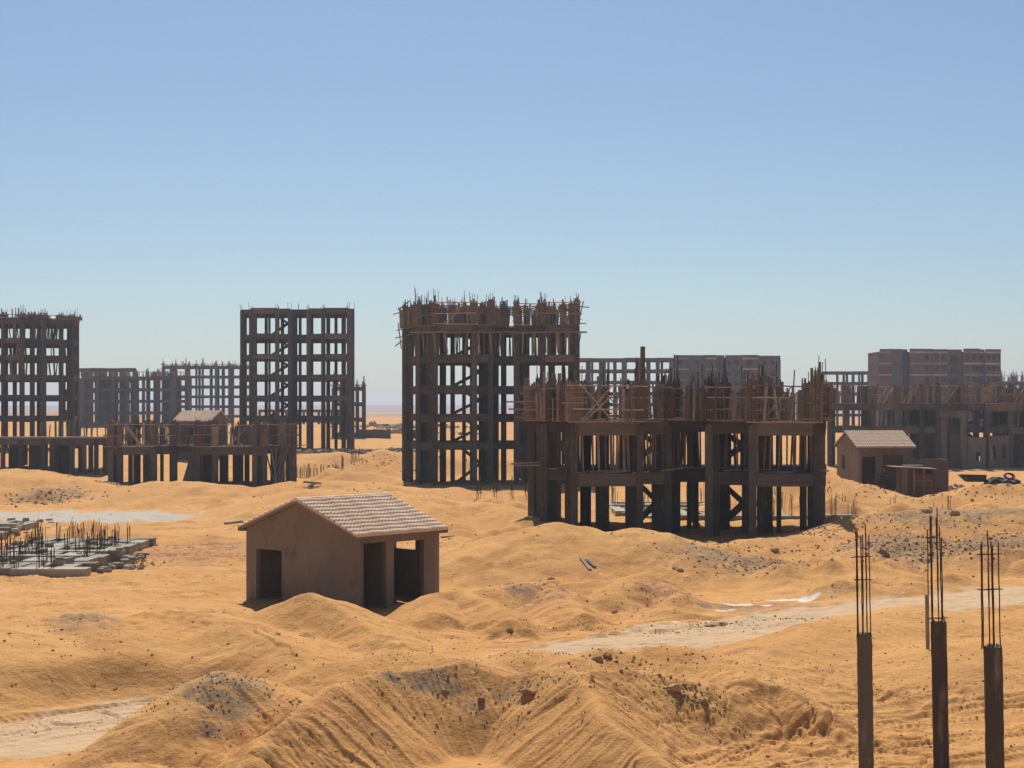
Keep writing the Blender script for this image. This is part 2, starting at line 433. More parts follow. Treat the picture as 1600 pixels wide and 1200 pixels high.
def sand_mat():
    m, n, b = mat('sand')
    g = node(n, 'ShaderNodeNewGeometry'); P = g.outputs['Position']
    def nz(scale, det=5.0, rg=.6, sc3=None):
        t = node(n, 'ShaderNodeTexNoise', Scale=scale, Detail=det, Roughness=rg)
        if sc3:
            mp = n.nodes.new('ShaderNodeMapping'); mp.inputs['Scale'].default_value = sc3
            n.links.new(P, mp.inputs['Vector']); n.links.new(mp.outputs[0], t.inputs['Vector'])
        else: n.links.new(P, t.inputs['Vector'])
        return t.outputs['Fac']
    def attr(a):
        x = n.nodes.new('ShaderNodeAttribute'); x.attribute_name = a; return x.outputs['Fac']
    def mul(a, b_):
        x = n.nodes.new('ShaderNodeMath'); x.operation = 'MULTIPLY'
        for i, v in ((0, a), (1, b_)):
            if hasattr(v, 'node'): n.links.new(v, x.inputs[i])
            else: x.inputs[i].default_value = v
        return x.outputs[0]
    c = mixc(n, ramp(n, nz(.12), .35, .65), SAND_A, SAND_B)
    c = mixc(n, mul(ramp(n, nz(.45, 7, .7), .48, .66), .8), c, SAND_C)
    c = mixc(n, mul(ramp(n, nz(.2, 7, .7), .54, .7), .6), c, SAND_E)
    c = mixc(n, mul(ramp(n, nz(1.6, 7, .75), .5, .68), .6), c, SAND_D)
    # grains and gravel: coarse clods darker, a few light chips
    v = node(n, 'ShaderNodeTexVoronoi', Scale=5.5, Randomness=1.0); n.links.new(P, v.inputs['Vector'])
    spk = n.nodes.new('ShaderNodeMath'); spk.operation = 'LESS_THAN'; n.links.new(v.outputs['Distance'], spk.inputs[0]); spk.inputs[1].default_value = .16
    c = mixc(n, mul(mul(spk.outputs[0], ramp(n, nz(.35), .45, .7)), .75), c, (.20, .12, .065))
    v2 = node(n, 'ShaderNodeTexVoronoi', Scale=15.0, Randomness=1.0); n.links.new(P, v2.inputs['Vector'])
    sp2 = n.nodes.new('ShaderNodeMath'); sp2.operation = 'LESS_THAN'; n.links.new(v2.outputs['Distance'], sp2.inputs[0]); sp2.inputs[1].default_value = .2
    c = mixc(n, mul(mul(sp2.outputs[0], ramp(n, nz(.8), .4, .7)), .5), c, (.24, .15, .08))
    c = mixc(n, mul(attr('grey'), ramp(n, nz(3.0, 6, .7), .3, .6)), c, (.29, .20, .115))
    c = mixc(n, mul(mul(attr('red'), ramp(n, nz(2.5, 6, .7), .35, .62)), .85), c, (.34, .165, .095))
    c = mixc(n, attr('rock'), c, (.30, .20, .15))
    rd = mixc(n, nz(.9, 6, .65), (.66, .46, .275), (.57, .39, .225))
    rd = mixc(n, mul(ramp(n, nz(3.0, 5, .6, (.25, 1.6, 1)), .5, .7), .5), rd, (.42, .26, .15))
    c = mixc(n, mul(attr('road'), .92), c, rd)
    c = mixc(n, mul(attr('pale'), ramp(n, nz(.8, 5, .6), .2, .42)), c, (.50, .43, .335))
    c = mixc(n, mul(attr('lime'), ramp(n, nz(3.0, 5, .7), .3, .5)), c, (.74, .68, .58))
    n.links.new(c, b.inputs['Base Color'])
    b.inputs['Roughness'].default_value = .95
    b.inputs['Specular IOR Level'].default_value = .1
    hb = n.nodes.new('ShaderNodeMath'); hb.operation = 'ADD'
    n.links.new(mul(nz(6.0, 8, .7), .12), hb.inputs[0]); n.links.new(mul(nz(1.4, 6, .65), .25), hb.inputs[1])
    h2 = n.nodes.new('ShaderNodeMath'); h2.operation = 'ADD'
    n.links.new(hb.outputs[0], h2.inputs[0])
    sv = n.nodes.new('ShaderNodeMapRange'); sv.inputs['From Max'].default_value = .25; sv.inputs['To Min'].default_value = .03; sv.inputs['To Max'].default_value = 0
    n.links.new(v.outputs['Distance'], sv.inputs['Value']); n.links.new(sv.outputs[0], h2.inputs[1])
    bp = node(n, 'ShaderNodeBump', Strength=.75, Distance=.6); n.links.new(h2.outputs[0], bp.inputs['Height'])
    n.links.new(bp.outputs[0], b.inputs['Normal'])
    M['sand'] = m

SAND_A = (.645, .338, .116); SAND_B = (.585, .290, .094); SAND_C = (.48, .232, .080); SAND_D = (.72, .395, .160); SAND_E = (.55, .242, .098)
sand_mat()
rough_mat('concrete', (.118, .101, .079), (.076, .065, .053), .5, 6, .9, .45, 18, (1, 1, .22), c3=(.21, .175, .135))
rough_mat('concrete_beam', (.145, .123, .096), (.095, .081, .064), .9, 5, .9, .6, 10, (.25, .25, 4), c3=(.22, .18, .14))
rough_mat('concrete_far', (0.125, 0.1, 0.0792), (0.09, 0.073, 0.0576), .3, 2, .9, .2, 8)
rough_mat('concrete_pale', (.40, .345, .26), (.29, .25, .19), .7, 6, .9, .4, 20)
rough_mat('plywood', (.20, .142, .104), (.14, .10, .075), 1.2, 9, .85, .3, 25, (1, 1, .25), c3=(.23, .155, .11))
rough_mat('timber', (.31, .24, .175), (.20, .155, .115), 1.5, 10, .85, .3, 30, c3=(.32, .25, .18))
rough_mat('timber_pale', (.45, .36, .26), (.33, .26, .19), 1.5, 10, .85, .3, 30)
rough_mat('rusty_steel', (.09, .045, .032), (.06, .034, .027), 3, 20, .8, .2, 60)
rough_mat('plaster', (.225, .175, .127), (.175, .135, .098), .45, 2.2, .95, .35, 14, (1, 1, .6), c3=(.14, .107, .078))
rough_mat('roof_tile', (.74, .545, .38), (.64, .465, .32), 1.5, 9, .85, .3, 25, c3=(.50, .35, .24))
rough_mat('dark_cloth', (.05, .05, .055), (.035, .035, .04), 1.5, 9, .7, .4, 10)
rough_mat('rust_sheet', (0.16, 0.085, 0.052), (0.112, 0.062, 0.04), 1.2, 7, .8, .3, 12)
rough_mat('stone', (.46, .28, .13), (.36, .22, .11), 3, 15, .95, .5, 25)
rough_mat('rubble', (.42, .38, .32), (.33, .29, .24), 1.5, 9, .9, .5, 12)
rough_mat('leaf', (.06, .075, .03), (.04, .055, .025), 3, 12, .8, .3, 20)
rough_mat('black_rubber', (.02, .02, .02), (.03, .03, .03), 3, 12, .7, .3, 20)
rough_mat('block', (.18, .14, .11), (.15, .115, .09), 2, 9, .9, .5, 9)
def brick_mat(name, c1, c2, mortar, sx=2.2, bw=.5):
    m, n, b = mat(name)
    g = node(n, 'ShaderNodeNewGeometry')
    sp = n.nodes.new('ShaderNodeSeparateXYZ'); n.links.new(g.outputs['Position'], sp.inputs[0])
    ad = n.nodes.new('ShaderNodeMath'); ad.operation = 'ADD'; n.links.new(sp.outputs[0], ad.inputs[0]); n.links.new(sp.outputs[1], ad.inputs[1])
    cb = n.nodes.new('ShaderNodeCombineXYZ'); n.links.new(ad.outputs[0], cb.inputs[0]); n.links.new(sp.outputs[2], cb.inputs[1])
    t = node(n, 'ShaderNodeTexBrick', Scale=sx)
    t.inputs['Color1'].default_value = (*c1, 1); t.inputs['Color2'].default_value = (*c2, 1); t.inputs['Mortar'].default_value = (*mortar, 1)
    t.inputs['Mortar Size'].default_value = .02
    n.links.new(cb.outputs[0], t.inputs['Vector'])
    z = node(n, 'ShaderNodeTexNoise', Scale=.35, Detail=4.0); n.links.new(g.outputs['Position'], z.inputs['Vector'])
    c = mixc(n, ramp(n, z.outputs['Fac'], .4, .65), t.outputs['Color'], tuple(v * .75 for v in c1))
    n.links.new(c, b.inputs['Base Color']); b.inputs['Roughness'].default_value = .9
    M[name] = m
brick_mat('brick', (.15, .078, .06), (.12, .064, .05), (.15, .12, .10))
brick_mat('blockwork', (.16, .125, .10), (.135, .105, .085), (.11, .085, .07), 2.5)

# ------------------------------------------------------------------ mesh builder
class MB:
    def __init__(s): s.v = []; s.f = []
    def hexa(s, p):
        b = len(s.v); s.v += [tuple(q) for q in p]
        s.f += [(b, b + 3, b + 2, b + 1), (b + 4, b + 5, b + 6, b + 7), (b, b + 1, b + 5, b + 4), (b + 1, b + 2, b + 6, b + 5), (b + 2, b + 3, b + 7, b + 6), (b + 3, b, b + 4, b + 7)]
        return s
    def box(s, x0, y0, z0, x1, y1, z1):
        return s.hexa([(x0, y0, z0), (x1, y0, z0), (x1, y1, z0), (x0, y1, z0), (x0, y0, z1), (x1, y0, z1), (x1, y1, z1), (x0, y1, z1)])
    def bar(s, a, b, w=.1, h=None):
        h = h or w
        a = Vector(a); b = Vector(b); d = (b - a)
        if d.length < 1e-6: return s
        d.normalize()
        up = Vector((0, 0, 1)) if abs(d.z) < .9 else Vector((0, 1, 0))
        x = d.cross(up).normalized() * (w / 2); y = x.cross(d).normalized() * (h / 2)
        return s.hexa([a - x - y, a + x - y, a + x + y, a - x + y, b - x - y, b + x - y, b + x + y, b - x + y])
    def cyl(s, a, b, r, n=6, r2=None):
        a = Vector(a); b = Vector(b); d = (b - a).normalized(); r2 = r if r2 is None else r2
        up = Vector((0, 0, 1)) if abs(d.z) < .9 else Vector((0, 1, 0))
        x = d.cross(up).normalized(); y = x.cross(d).normalized(); k = len(s.v)
        for i in range(n):
            t = 2 * math.pi * i / n; c = x * math.cos(t) + y * math.sin(t)
            s.v += [tuple(a + c * r), tuple(b + c * r2)]
        for i in range(n):
            j = (i + 1) % n
            s.f.append((k + 2 * i, k + 2 * j, k + 2 * j + 1, k + 2 * i + 1))
        s.f.append(tuple(k + 2 * i for i in range(n))[::-1]); s.f.append(tuple(k + 2 * i + 1 for i in range(n)))
        return s
    def prism(s, poly, z0, z1):
        k = len(s.v); n = len(poly)
        s.v += [(p[0], p[1], z0) for p in poly] + [(p[0], p[1], z1) for p in poly]
        s.f.append(tuple(range(k, k + n))[::-1]); s.f.append(tuple(range(k + n, k + 2 * n)))
        for i in range(n):
            j = (i + 1) % n
            s.f.append((k + i, k + j, k + n + j, k + n + i))
        return s
    def build(s, name, m, parent=None, bevel=0, smooth=False):
        me = bpy.data.meshes.new(name)
        v = s.v
        if parent is not None:
            o_ = parent
            ox = oy = oz = 0.0
            while o_ is not None:
                ox += o_.location[0]; oy += o_.location[1]; oz += o_.location[2]; o_ = o_.parent
            if parent.get('_local'): ox = oy = oz = 0.0
            v = [(a - ox, b - oy, c - oz) for a, b, c in v]
        me.from_pydata(v, [], s.f); me.materials.append(M[m])
        if smooth:
            for p in me.polygons: p.use_smooth = True
        o = bpy.data.objects.new(name, me); COL.objects.link(o)
        if parent is not None: o.parent = parent
        if bevel:
            bm = o.modifiers.new('bevel', 'BEVEL'); bm.width = bevel; bm.segments = 2; bm.limit_method = 'ANGLE'
        return o

def tag(o, label=None, cat=None, group=None, kind=None):
    if label: o['label'] = label
    if cat: o['category'] = cat
    if group: o['group'] = group
    if kind: o['kind'] = kind
    return o

def thing(name, label, cat, loc, rz=0, group=None):
    o = bpy.data.objects.new(name, None); COL.objects.link(o)
    o.location = loc; o.rotation_euler = (0, 0, rz); o.empty_display_size = .5
    return tag(o, label, cat, group)

def copy_tree(o, parent=None):
    c = o.copy(); COL.objects.link(c)
    if parent is not None: c.parent = parent
    for ch in o.children: copy_tree(ch, c)
    return c

class Pool:
    """collects the pieces of one kind on one thing: up to `cap` become parts, the rest ONE part of kind stuff"""
    def __init__(s, name, m, root, cap=100): s.n, s.m, s.r, s.cap, s.L = name, m, root, cap, []
    def add(s, size, mb, m=None): s.L.append((size, mb, m or s.m))
    def flush(s):
        s.L.sort(key=lambda t: -t[0])
        for _, mb, m in s.L[:s.cap]: mb.build(s.n, m, s.r)
        rest = s.L[s.cap:]
        if rest:
            a = MB()
            for _, mb, m in rest:
                k = len(a.v); a.v += mb.v; a.f += [tuple(i + k for i in f) for f in mb.f]
            a.build(s.n, s.m, s.r)['kind'] = 'stuff'

grid_terrain()

# ------------------------------------------------------------------ concrete frames
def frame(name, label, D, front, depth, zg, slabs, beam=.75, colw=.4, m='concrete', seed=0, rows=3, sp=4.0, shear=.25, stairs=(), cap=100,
          px_side=True, cat='building', extra=(), hollow=0, beamfree=()):
    """front: (px, setback m) corners of the facade, slabs: pixel rows of the slab tops, lowest first"""
    rnd = random.Random(seed)
    P = [(wx(px, D + dd), D + dd) for px, dd in front]
    xl, xr = P[0][0], P[-1][0]
    root = thing(name, label, cat, ((xl + xr) / 2, D + depth / 2, zg))
    Z = [wz(y, D) for y in slabs]
    yb = D + depth
    xlb = xl * yb / P[0][1] if xl > 0 or px_side else xl
    xrb = xr * yb / P[-1][1] if xr < 0 or px_side else xr
    poly = P + [(xrb, yb), (xlb, yb)]
    # drop doubled points
    pp = []
    for p in poly:
        if not pp or math.hypot(p[0] - pp[-1][0], p[1] - pp[-1][1]) > .05: pp.append(p)
    for zt in Z:
        # thin slab, set just inside the beams
        sl = MB().prism([(p[0], p[1]) for p in pp], zt - .18, zt - .004)
        so = sl.build('floor_slab', m, root)
        loop = pp + [pp[0]]
        for a, c in zip(loop[:-1], loop[1:]):
            d = Vector((c[0] - a[0], c[1] - a[1], 0)); L = d.length
            if L < .3: continue
            d /= L
            # beams stop at the columns they run into and stand 15 mm proud of the slab edge
            hh = beam * rnd.uniform(.9, 1.1)
            o_ = Vector((d.y, -d.x, 0)) * .015
            A = Vector((a[0], a[1], 0)) + o_; C = Vector((c[0], c[1], 0)) + o_
            n_ = Vector((-d.y, d.x, 0)) * .3
            A2 = A; C2 = C
            b = MB(); b.hexa([(A2.x, A2.y, zt - hh), (C2.x, C2.y, zt - hh), (C2.x + n_.x, C2.y + n_.y, zt - hh), (A2.x + n_.x, A2.y + n_.y, zt - hh),
                    (A2.x, A2.y, zt + rnd.uniform(0, .012)), (C2.x, C2.y, zt + rnd.uniform(0, .012)), (C2.x + n_.x, C2.y + n_.y, zt + .004), (A2.x + n_.x, A2.y + n_.y, zt + .004)])
            b.build('edge_beam', 'concrete_beam' if m == 'concrete' else m, so)
        b = MB()
        # interior beams
        nx = max(2, int((xr - xl) / 5))
        for i in range(1, nx):
            x = xl + (xr - xl) * i / nx + rnd.uniform(-.4, .4)
            y0 = max(p[1] for p in pp[:-2]) + .4
            b.box(x - .12, y0, zt - .55, x + .12, yb - .35, zt - .19)
        b.build('floor_joists', m, so)['kind'] = 'stuff'
    # columns
    cols = []
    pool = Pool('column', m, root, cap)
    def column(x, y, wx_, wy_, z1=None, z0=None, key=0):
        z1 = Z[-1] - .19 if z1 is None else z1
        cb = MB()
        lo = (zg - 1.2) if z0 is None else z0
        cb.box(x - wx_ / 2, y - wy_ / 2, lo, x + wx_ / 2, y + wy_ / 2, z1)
        pool.add(wx_ * 10 + key + (100 if y < D + 4 else 0), cb)
        cols.append((x, y, wx_, wy_))
    seen = []
    for k, p in enumerate(P):
        if any(math.hypot(p[0] - q[0], p[1] - q[1]) < .7 for q in seen): continue
        seen.append(p)
        s = 1 if k < len(P) / 2 else -1
        wv = colw * rnd.uniform(.9, 1.25)
        x = p[0] + (wv / 2 - .05 if k == 0 else -(wv / 2 - .05) if k == len(P) - 1 else 0)
        column(x, p[1] + .14, wv, colw * 1.1 + rnd.uniform(0, .1), key=50)
    for px, dd, wv, dv_ in extra:
        column(wx(px, D + dd), D + dd, wv, dv_, key=20)
    fy = max(p[1] for p in P) - D
    for r_ in range(1, rows + 1):
        y = D + fy * .5 + (depth - fy * .5) * r_ / (rows + .0)
        y = min(y, yb - .25)
        n = max(2, int((xr - xl) / sp))
        for i in range(n + 1):
            t_ = (y - D) / depth; xa_ = xl + (xlb - xl) * t_; xb_ = xr + (xrb - xr) * t_
            x = xa_ + .3 + (xb_ - xa_ - .6) * i / n
            if 0 < i < n: x += rnd.uniform(-.25, .25) * sp
            wv = colw * rnd.uniform(.8, 1.3)
            if rnd.random() < shear: wv = rnd.uniform(.9, 1.9)
            dv_ = rnd.uniform(.3, .6)
            fyx = 0
            for (a, c) in zip(P[:-1], P[1:]):
                if a[0] <= x <= c[0] and c[0] > a[0]: fyx = a[1] + (c[1] - a[1]) * (x - a[0]) / (c[0] - a[0])
            if y < fyx + .8: continue
            column(x, y, wv, dv_)
    pool.flush()
    # zigzag stairs
    zz = [zg] + Z
    for px, dd, run in stairs:
        x0 = wx(px, D + dd); y0 = D + dd
        for i, (a, b2) in enumerate(zip(zz[:-1], zz[1:])):
            st = MB(); mid = (a + b2) / 2
            st.bar((x0, y0, a), (x0 + run, y0, mid), 1.2, .3)
            st.bar((x0 + run, y0 + 1.4, mid), (x0, y0 + 1.4, b2), 1.2, .3)
            st.box(x0 + run - .1, y0 - .6, mid - .22, x0 + run + 1.0, y0 + 2.0, mid)
            st.build('staircase', m, root)
    return dict(root=root, P=P, Z=Z, cols=cols, D=D, depth=depth, zg=zg, m=m)

def sticks(pool, n, x, y, z, h0, h1, spread, rnd, r=.025, m='rusty_steel', lean=.05):
    for _ in range(n):
        dx = rnd.uniform(-spread, spread); dy = rnd.uniform(-spread, spread)
        h = rnd.uniform(h0, h1)
        pool.append(((x + dx, y + dy, z), (x + dx + rnd.uniform(-lean, lean) * h, y + dy, z + h), r, m))

def shuttering(B, h, seed=0, spike=1.0, fill=.5, rails=4, braces=8, out=.25, thin=1.0, front_only=False, wide=(.5, 1.0), extra_posts=60, capb=100, z=None, step=.6, band=None, lo=0.0):
    """timber column boxes, rails, braces and starter bars standing on the top slab"""
    rnd = random.Random(seed); root = B['root']; z = B['Z'][-1] + .01 if z is None else z
    D = B['D']
    box = Pool('column_shuttering', 'plywood', root, capb)
    bars = []
    for (x, y, w_, d_) in B['cols']:
        if rnd.random() > fill + (.45 if y < D + 8 else 0): continue
        ww = rnd.uniform(*wide); hh = h * rnd.uniform(.82, 1.12)
        mb = MB()
        mb.box(x - ww / 2, y - .3, z + lo, x + ww / 2, y + .3, z + hh)
        # boards of uneven height on the face and two horizontal yokes
        k = max(2, int(ww / .17))
        for i in range(k):
            bx = x - ww / 2 + (i + .5) * ww / k
            yo = rnd.uniform(0, .05); mb.box(bx - ww / k * .4, y - .345 - yo, z + lo + rnd.uniform(0, .1), bx + ww / k * .4, y - .303 - yo, z + hh + rnd.uniform(-.15, .6 * spike))
        for q in (.2, .5, .8):
            mb.box(x - ww / 2 - rnd.uniform(.1, .3), y - .48, z + h * q, x + ww / 2 + rnd.uniform(.1, .3), y - .401, z + h * q + .09)
        o = None
        box.add(10 - (y - D) * .1 + ww, mb, rnd.choice(['plywood', 'plywood', 'timber']))
        tall = rnd.choice([.7, 1.0, 1.5])
        sticks(bars, rnd.randint(3, 7), x, y, z + hh, .3 * spike, 1.35 * spike * tall, ww * .42, rnd, .024 * thin)
    box.flush()
    sb = Pool('starter_bar', 'rusty_steel', root, 100)
    for a, b, r, m in bars:
        sb.add(b[2] + rnd.random(), MB().cyl(a, b, r, 4), m)
    sb.flush()
    # posts along the facade and through the floor
    P = B['P']
    post = Pool('timber_post', 'timber', root, 100)
    rail = Pool('timber_rail', 'timber', root, 100)
    br = Pool('timber_brace', 'timber', root, 100)
    for a, c in zip(P[:-1], P[1:]):
        L = math.hypot(c[0] - a[0], c[1] - a[1])
        if L < 1.2: continue
        n = max(2, int(L / step))
        for i in range(n):
            t = (i + rnd.uniform(.2, .8)) / n
            x = a[0] + (c[0] - a[0]) * t; y = a[1] + (c[1] - a[1]) * t + rnd.uniform(-.1, .5)
            hh = h * rnd.uniform(.75, 1.05) + (rnd.uniform(.2, 1.6) * spike if rnd.random() < .25 else 0)
            post.add(9, MB().bar((x, y, z), (x + rnd.uniform(-.12, .12) * h, y, z + hh), rnd.choice([.07, .09, .09, .16]) * thin, .07), rnd.choice(['timber', 'timber', 'plywood', 'plywood', 'timber_pale']))
    x0, x1 = P[0][0], P[-1][0]
    for i in range(extra_posts):
        y = D + rnd.uniform(1.5, B['depth'] - .5); x = rnd.uniform(x0 + .3, x1 - .3) * y / D; x = min(max(x, -1e9), 1e9)
        hh = h * rnd.uniform(.6, 1.1) + (rnd.uniform(0, 1.0) * spike if rnd.random() < .3 else 0)
        ww = rnd.choice([.08, .1, .14, .25]) * thin
        post.add(0, MB().bar((x, y, z), (x + rnd.uniform(-.06, .06) * h, y, z + hh), ww, .08), rnd.choice(['timber', 'plywood', 'plywood']))
    post.flush()
    if band:
        for a, c in zip(P[:-1], P[1:]):
            L = math.hypot(c[0] - a[0], c[1] - a[1])
            if L < 1.5: continue
            t = 0
            while t < L:
                w2 = min(rnd.uniform(1.2, 2.6), L - t); f0, f1 = t / L, (t + w2) / L; t += w2 + rnd.choice([0, .02, .3])
                q = MB(); zl = z + h * band[0] + rnd.uniform(-.1, .1)
                for b_ in range(4):
                    z0 = zl + b_ * h * (band[1] - band[0]) / 4; yo = .05 + .012 * (b_ % 2)
                    q.hexa([(a[0] + (c[0] - a[0]) * f0, a[1] + (c[1] - a[1]) * f0 - yo, z0), (a[0] + (c[0] - a[0]) * f1, a[1] + (c[1] - a[1]) * f1 - yo, z0), (a[0] + (c[0] - a[0]) * f1, a[1] + (c[1] - a[1]) * f1, z0), (a[0] + (c[0] - a[0]) * f0, a[1] + (c[1] - a[1]) * f0, z0),
                            (a[0] + (c[0] - a[0]) * f0, a[1] + (c[1] - a[1]) * f0 - yo, z0 + .15), (a[0] + (c[0] - a[0]) * f1, a[1] + (c[1] - a[1]) * f1 - yo, z0 + .15), (a[0] + (c[0] - a[0]) * f1, a[1] + (c[1] - a[1]) * f1, z0 + .15), (a[0] + (c[0] - a[0]) * f0, a[1] + (c[1] - a[1]) * f0, z0 + .15)])
                q.build('beam_shutter', rnd.choice(['plywood', 'timber', 'plywood']), root)
    for k in range(rails):
        zz = z + h * (.98 - .96 * k / max(1, rails - 1)) if rails > 1 else z + h
        for a, c in zip(P[:-1], P[1:]):
            L = math.hypot(c[0] - a[0], c[1] - a[1])
            if L < 1.0: continue
            d = ((c[0] - a[0]) / L, (c[1] - a[1]) / L)
            nn = max(1, int(L / 4.5))
            for i in range(nn):
                if k and rnd.random() < .15: continue
                t0 = L * i / nn - rnd.uniform(.1, .5); t1 = L * (i + 1) / nn + rnd.uniform(.1, .5)
                if k and rnd.random() < .4: t1 = t0 + (t1 - t0) * rnd.uniform(.4, .8)
                yo = -.5 - .03 * k - .015 * (i % 2)
                rail.add(L, MB().bar((a[0] + d[0] * t0, a[1] + d[1] * t0 + yo, zz + rnd.uniform(-.08, .08)), (a[0] + d[0] * t1, a[1] + d[1] * t1 + yo, zz + rnd.uniform(-.08, .08)), .08 * thin, .08 * thin),
                         rnd.choice(['timber', 'timber_pale']))
    rail.flush()
    for i in range(braces):
        a, c = rnd.choice([(a, c) for a, c in zip(P[:-1], P[1:]) if math.hypot(c[0] - a[0], c[1] - a[1]) > 3])
        L = math.hypot(c[0] - a[0], c[1] - a[1]); t0 = rnd.uniform(.05, .5); t1 = t0 + min(.45, (h * 1.2) / L) * 1.0
        y = (a[1] + c[1]) / 2 - .62 - .05 * (i % 4)
        xa = a[0] + (c[0] - a[0]) * t0; xb = a[0] + (c[0] - a[0]) * t1
        up = (z + .1, z + h * rnd.uniform(.8, 1.05))
        if rnd.random() < .5: up = up[::-1]
        br.add(1, MB().bar((xa, y, up[0]), (xb, y, up[1]), .09 * thin, .07), rnd.choice(['timber', 'timber_pale']))
    br.flush()

def props(B, lo, hi, seed=0, n=60, lean=.06, w=.1, front=.6, m='timber', outward=False):
    """timber props between two slabs"""
    rnd = random.Random(seed); P = B['P']; D = B['D']
    z0 = B['Z'][lo] + .01 if lo >= 0 else B['zg']; z1 = B['Z'][hi] - .2
    pool = Pool('timber_prop', m, B['root'], 100)
    x0, x1 = P[0][0], P[-1][0]
    for i in range(n):
        x = rnd.uniform(x0 + .3, x1 - .3)
        fy = D
        for a, c in zip(P[:-1], P[1:]):
            if a[0] <= x <= c[0] and c[0] > a[0]: fy = a[1] + (c[1] - a[1]) * (x - a[0]) / (c[0] - a[0])
        y = fy + (rnd.uniform(.35, 1.2) if rnd.random() < front else rnd.uniform(1.2, B['depth'] - 1))
        y = min(y, D + B['depth'] - .6)
        x *= y / max(fy, D)
        pool.add(-(y), MB().bar((x, y, z0), (x + rnd.uniform(-lean, lean) * (z1 - z0), y, z1), rnd.choice([w, w, w * 1.5]), w), rnd.choice(['timber', 'plywood', 'timber']))
    pool.flush()

def loose_boards(B, level, n, seed):
    rnd = random.Random(seed); z = B['Z'][level] + .03; pool = Pool('loose_board', 'timber_pale', B['root'], 60)
    P = [(a, c) for a, c in zip(B['P'][:-1], B['P'][1:]) if abs(c[0] - a[0]) > 1.2]
    for i in range(n):
        a, c = rnd.choice(P); t = rnd.random(); x = a[0] + (c[0] - a[0]) * t; y = a[1] + rnd.uniform(-.35, .9); L = rnd.uniform(.6, 2.2); an = rnd.uniform(-.5, .5)
        zz = z + rnd.uniform(0, .12)
        pool.add(1, MB().bar((x, y, zz), (x + L * math.cos(an), y + L * math.sin(an), zz + rnd.uniform(-.02, .12)), rnd.choice([.1, .18, .25]), .04), rnd.choice(['timber_pale', 'timber', 'concrete_pale']))
    pool.flush()
def struts_out(B, pts, seed=0, m='timber'):
    """poles sticking out of the facade: (px, py0, px1, py1, setback)"""
    D = B['D']
    for a, b, c, d, dd in pts:
        MB().bar((wx(a, D + dd), D + dd, wz(b, D + dd)), (wx(c, D + dd), D + dd + .3, wz(d, D + dd)), .11, .1).build('outrigger_pole', m, B['root'])

# ---- near three-level frame right of centre
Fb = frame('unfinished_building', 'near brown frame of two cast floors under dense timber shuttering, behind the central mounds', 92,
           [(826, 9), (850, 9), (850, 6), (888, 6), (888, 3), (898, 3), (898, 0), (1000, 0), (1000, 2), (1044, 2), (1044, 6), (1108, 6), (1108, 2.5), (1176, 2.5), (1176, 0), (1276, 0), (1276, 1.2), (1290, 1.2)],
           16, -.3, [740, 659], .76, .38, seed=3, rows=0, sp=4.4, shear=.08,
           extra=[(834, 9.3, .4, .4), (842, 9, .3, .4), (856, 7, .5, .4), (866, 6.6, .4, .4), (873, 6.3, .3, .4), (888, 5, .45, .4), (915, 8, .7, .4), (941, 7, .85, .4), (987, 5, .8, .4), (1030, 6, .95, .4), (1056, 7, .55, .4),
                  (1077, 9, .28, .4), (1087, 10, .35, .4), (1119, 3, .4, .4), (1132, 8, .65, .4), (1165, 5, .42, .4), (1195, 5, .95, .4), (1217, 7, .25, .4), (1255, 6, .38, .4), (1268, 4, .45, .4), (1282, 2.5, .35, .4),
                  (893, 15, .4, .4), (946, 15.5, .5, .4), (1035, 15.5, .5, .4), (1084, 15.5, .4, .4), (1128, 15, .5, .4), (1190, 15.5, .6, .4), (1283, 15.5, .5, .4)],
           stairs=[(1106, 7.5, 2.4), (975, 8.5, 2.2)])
shuttering(Fb, 2.15, 5, 1.0, .98, 4, 16, step=.42, extra_posts=230, wide=(.5, 1.15))
props(Fb, 0, 1, 7, 120, .05, .1, .45)
struts_out(Fb, [(838, 627, 790, 628, 8), (842, 641, 795, 639, 8), (842, 655, 806, 652, 8), (850, 722, 798, 725, 8.6), (848, 727, 805, 728, 8.4), (1280, 735, 1296, 736, 1), (1284, 655, 1298, 653, 1), (1280, 600, 1294, 598, 1)])
for px, y0, y1, dd in ((1002, 541, 659, 1), (1116, 588, 659, 2), (985, 600, 659, 0), (1277, 566, 659, 0), (1264, 575, 659, .6)):
    MB().bar((wx(px, 92 + dd), 92 + dd - .6, wz(y1, 92)), (wx(px + 1, 92 + dd), 92 + dd - .6, wz(y0, 92)), .28 if px == 1002 else .12, .14).build('timber_mast', 'plywood', Fb['root'])

loose_boards(Fb, 1, 60, 3); loose_boards(Fb, 0, 30, 4)
# ---- middle tower
Eb = frame('unfinished_tower', 'tall concrete frame tower in the centre topped by ragged timber shuttering and jutting poles', 160,
           [(629, 7), (642, 7), (653, 5), (653, 3), (680, 3), (680, 0), (741, 0), (741, 1.2), (767, 1.2), (767, 5), (807, 5), (807, 2), (848, 2), (848, 0), (905, 0)],
           14, -.4, [692, 647, 602, 554, 507], .8, .5, seed=11, rows=0, sp=4.6, shear=.1,
           extra=[(661, 6, .5, .4), (669, 5, .55, .4), (675, 3.4, .4, .4), (692, 7, .7, .4), (707, 6, .45, .4), (725, 5, .4, .4), (737, 9, .4, .4), (754, 7, .85, .4), (774, 9, .75, .4), (787, 6, .6, .4), (822, 6, .75, .4),
                  (862, 5, .7, .4), (880, 6, .35, .4), (893, 5, .75, .4), (636, 13.5, .5, .4), (666, 13.5, .6, .4), (708, 13.5, .4, .4), (762, 13.5, .6, .4), (815, 13.5, .6, .4), (860, 13.5, .5, .4), (898, 13.5, .5, .4)], stairs=[(707, 7.5, 3.0)])
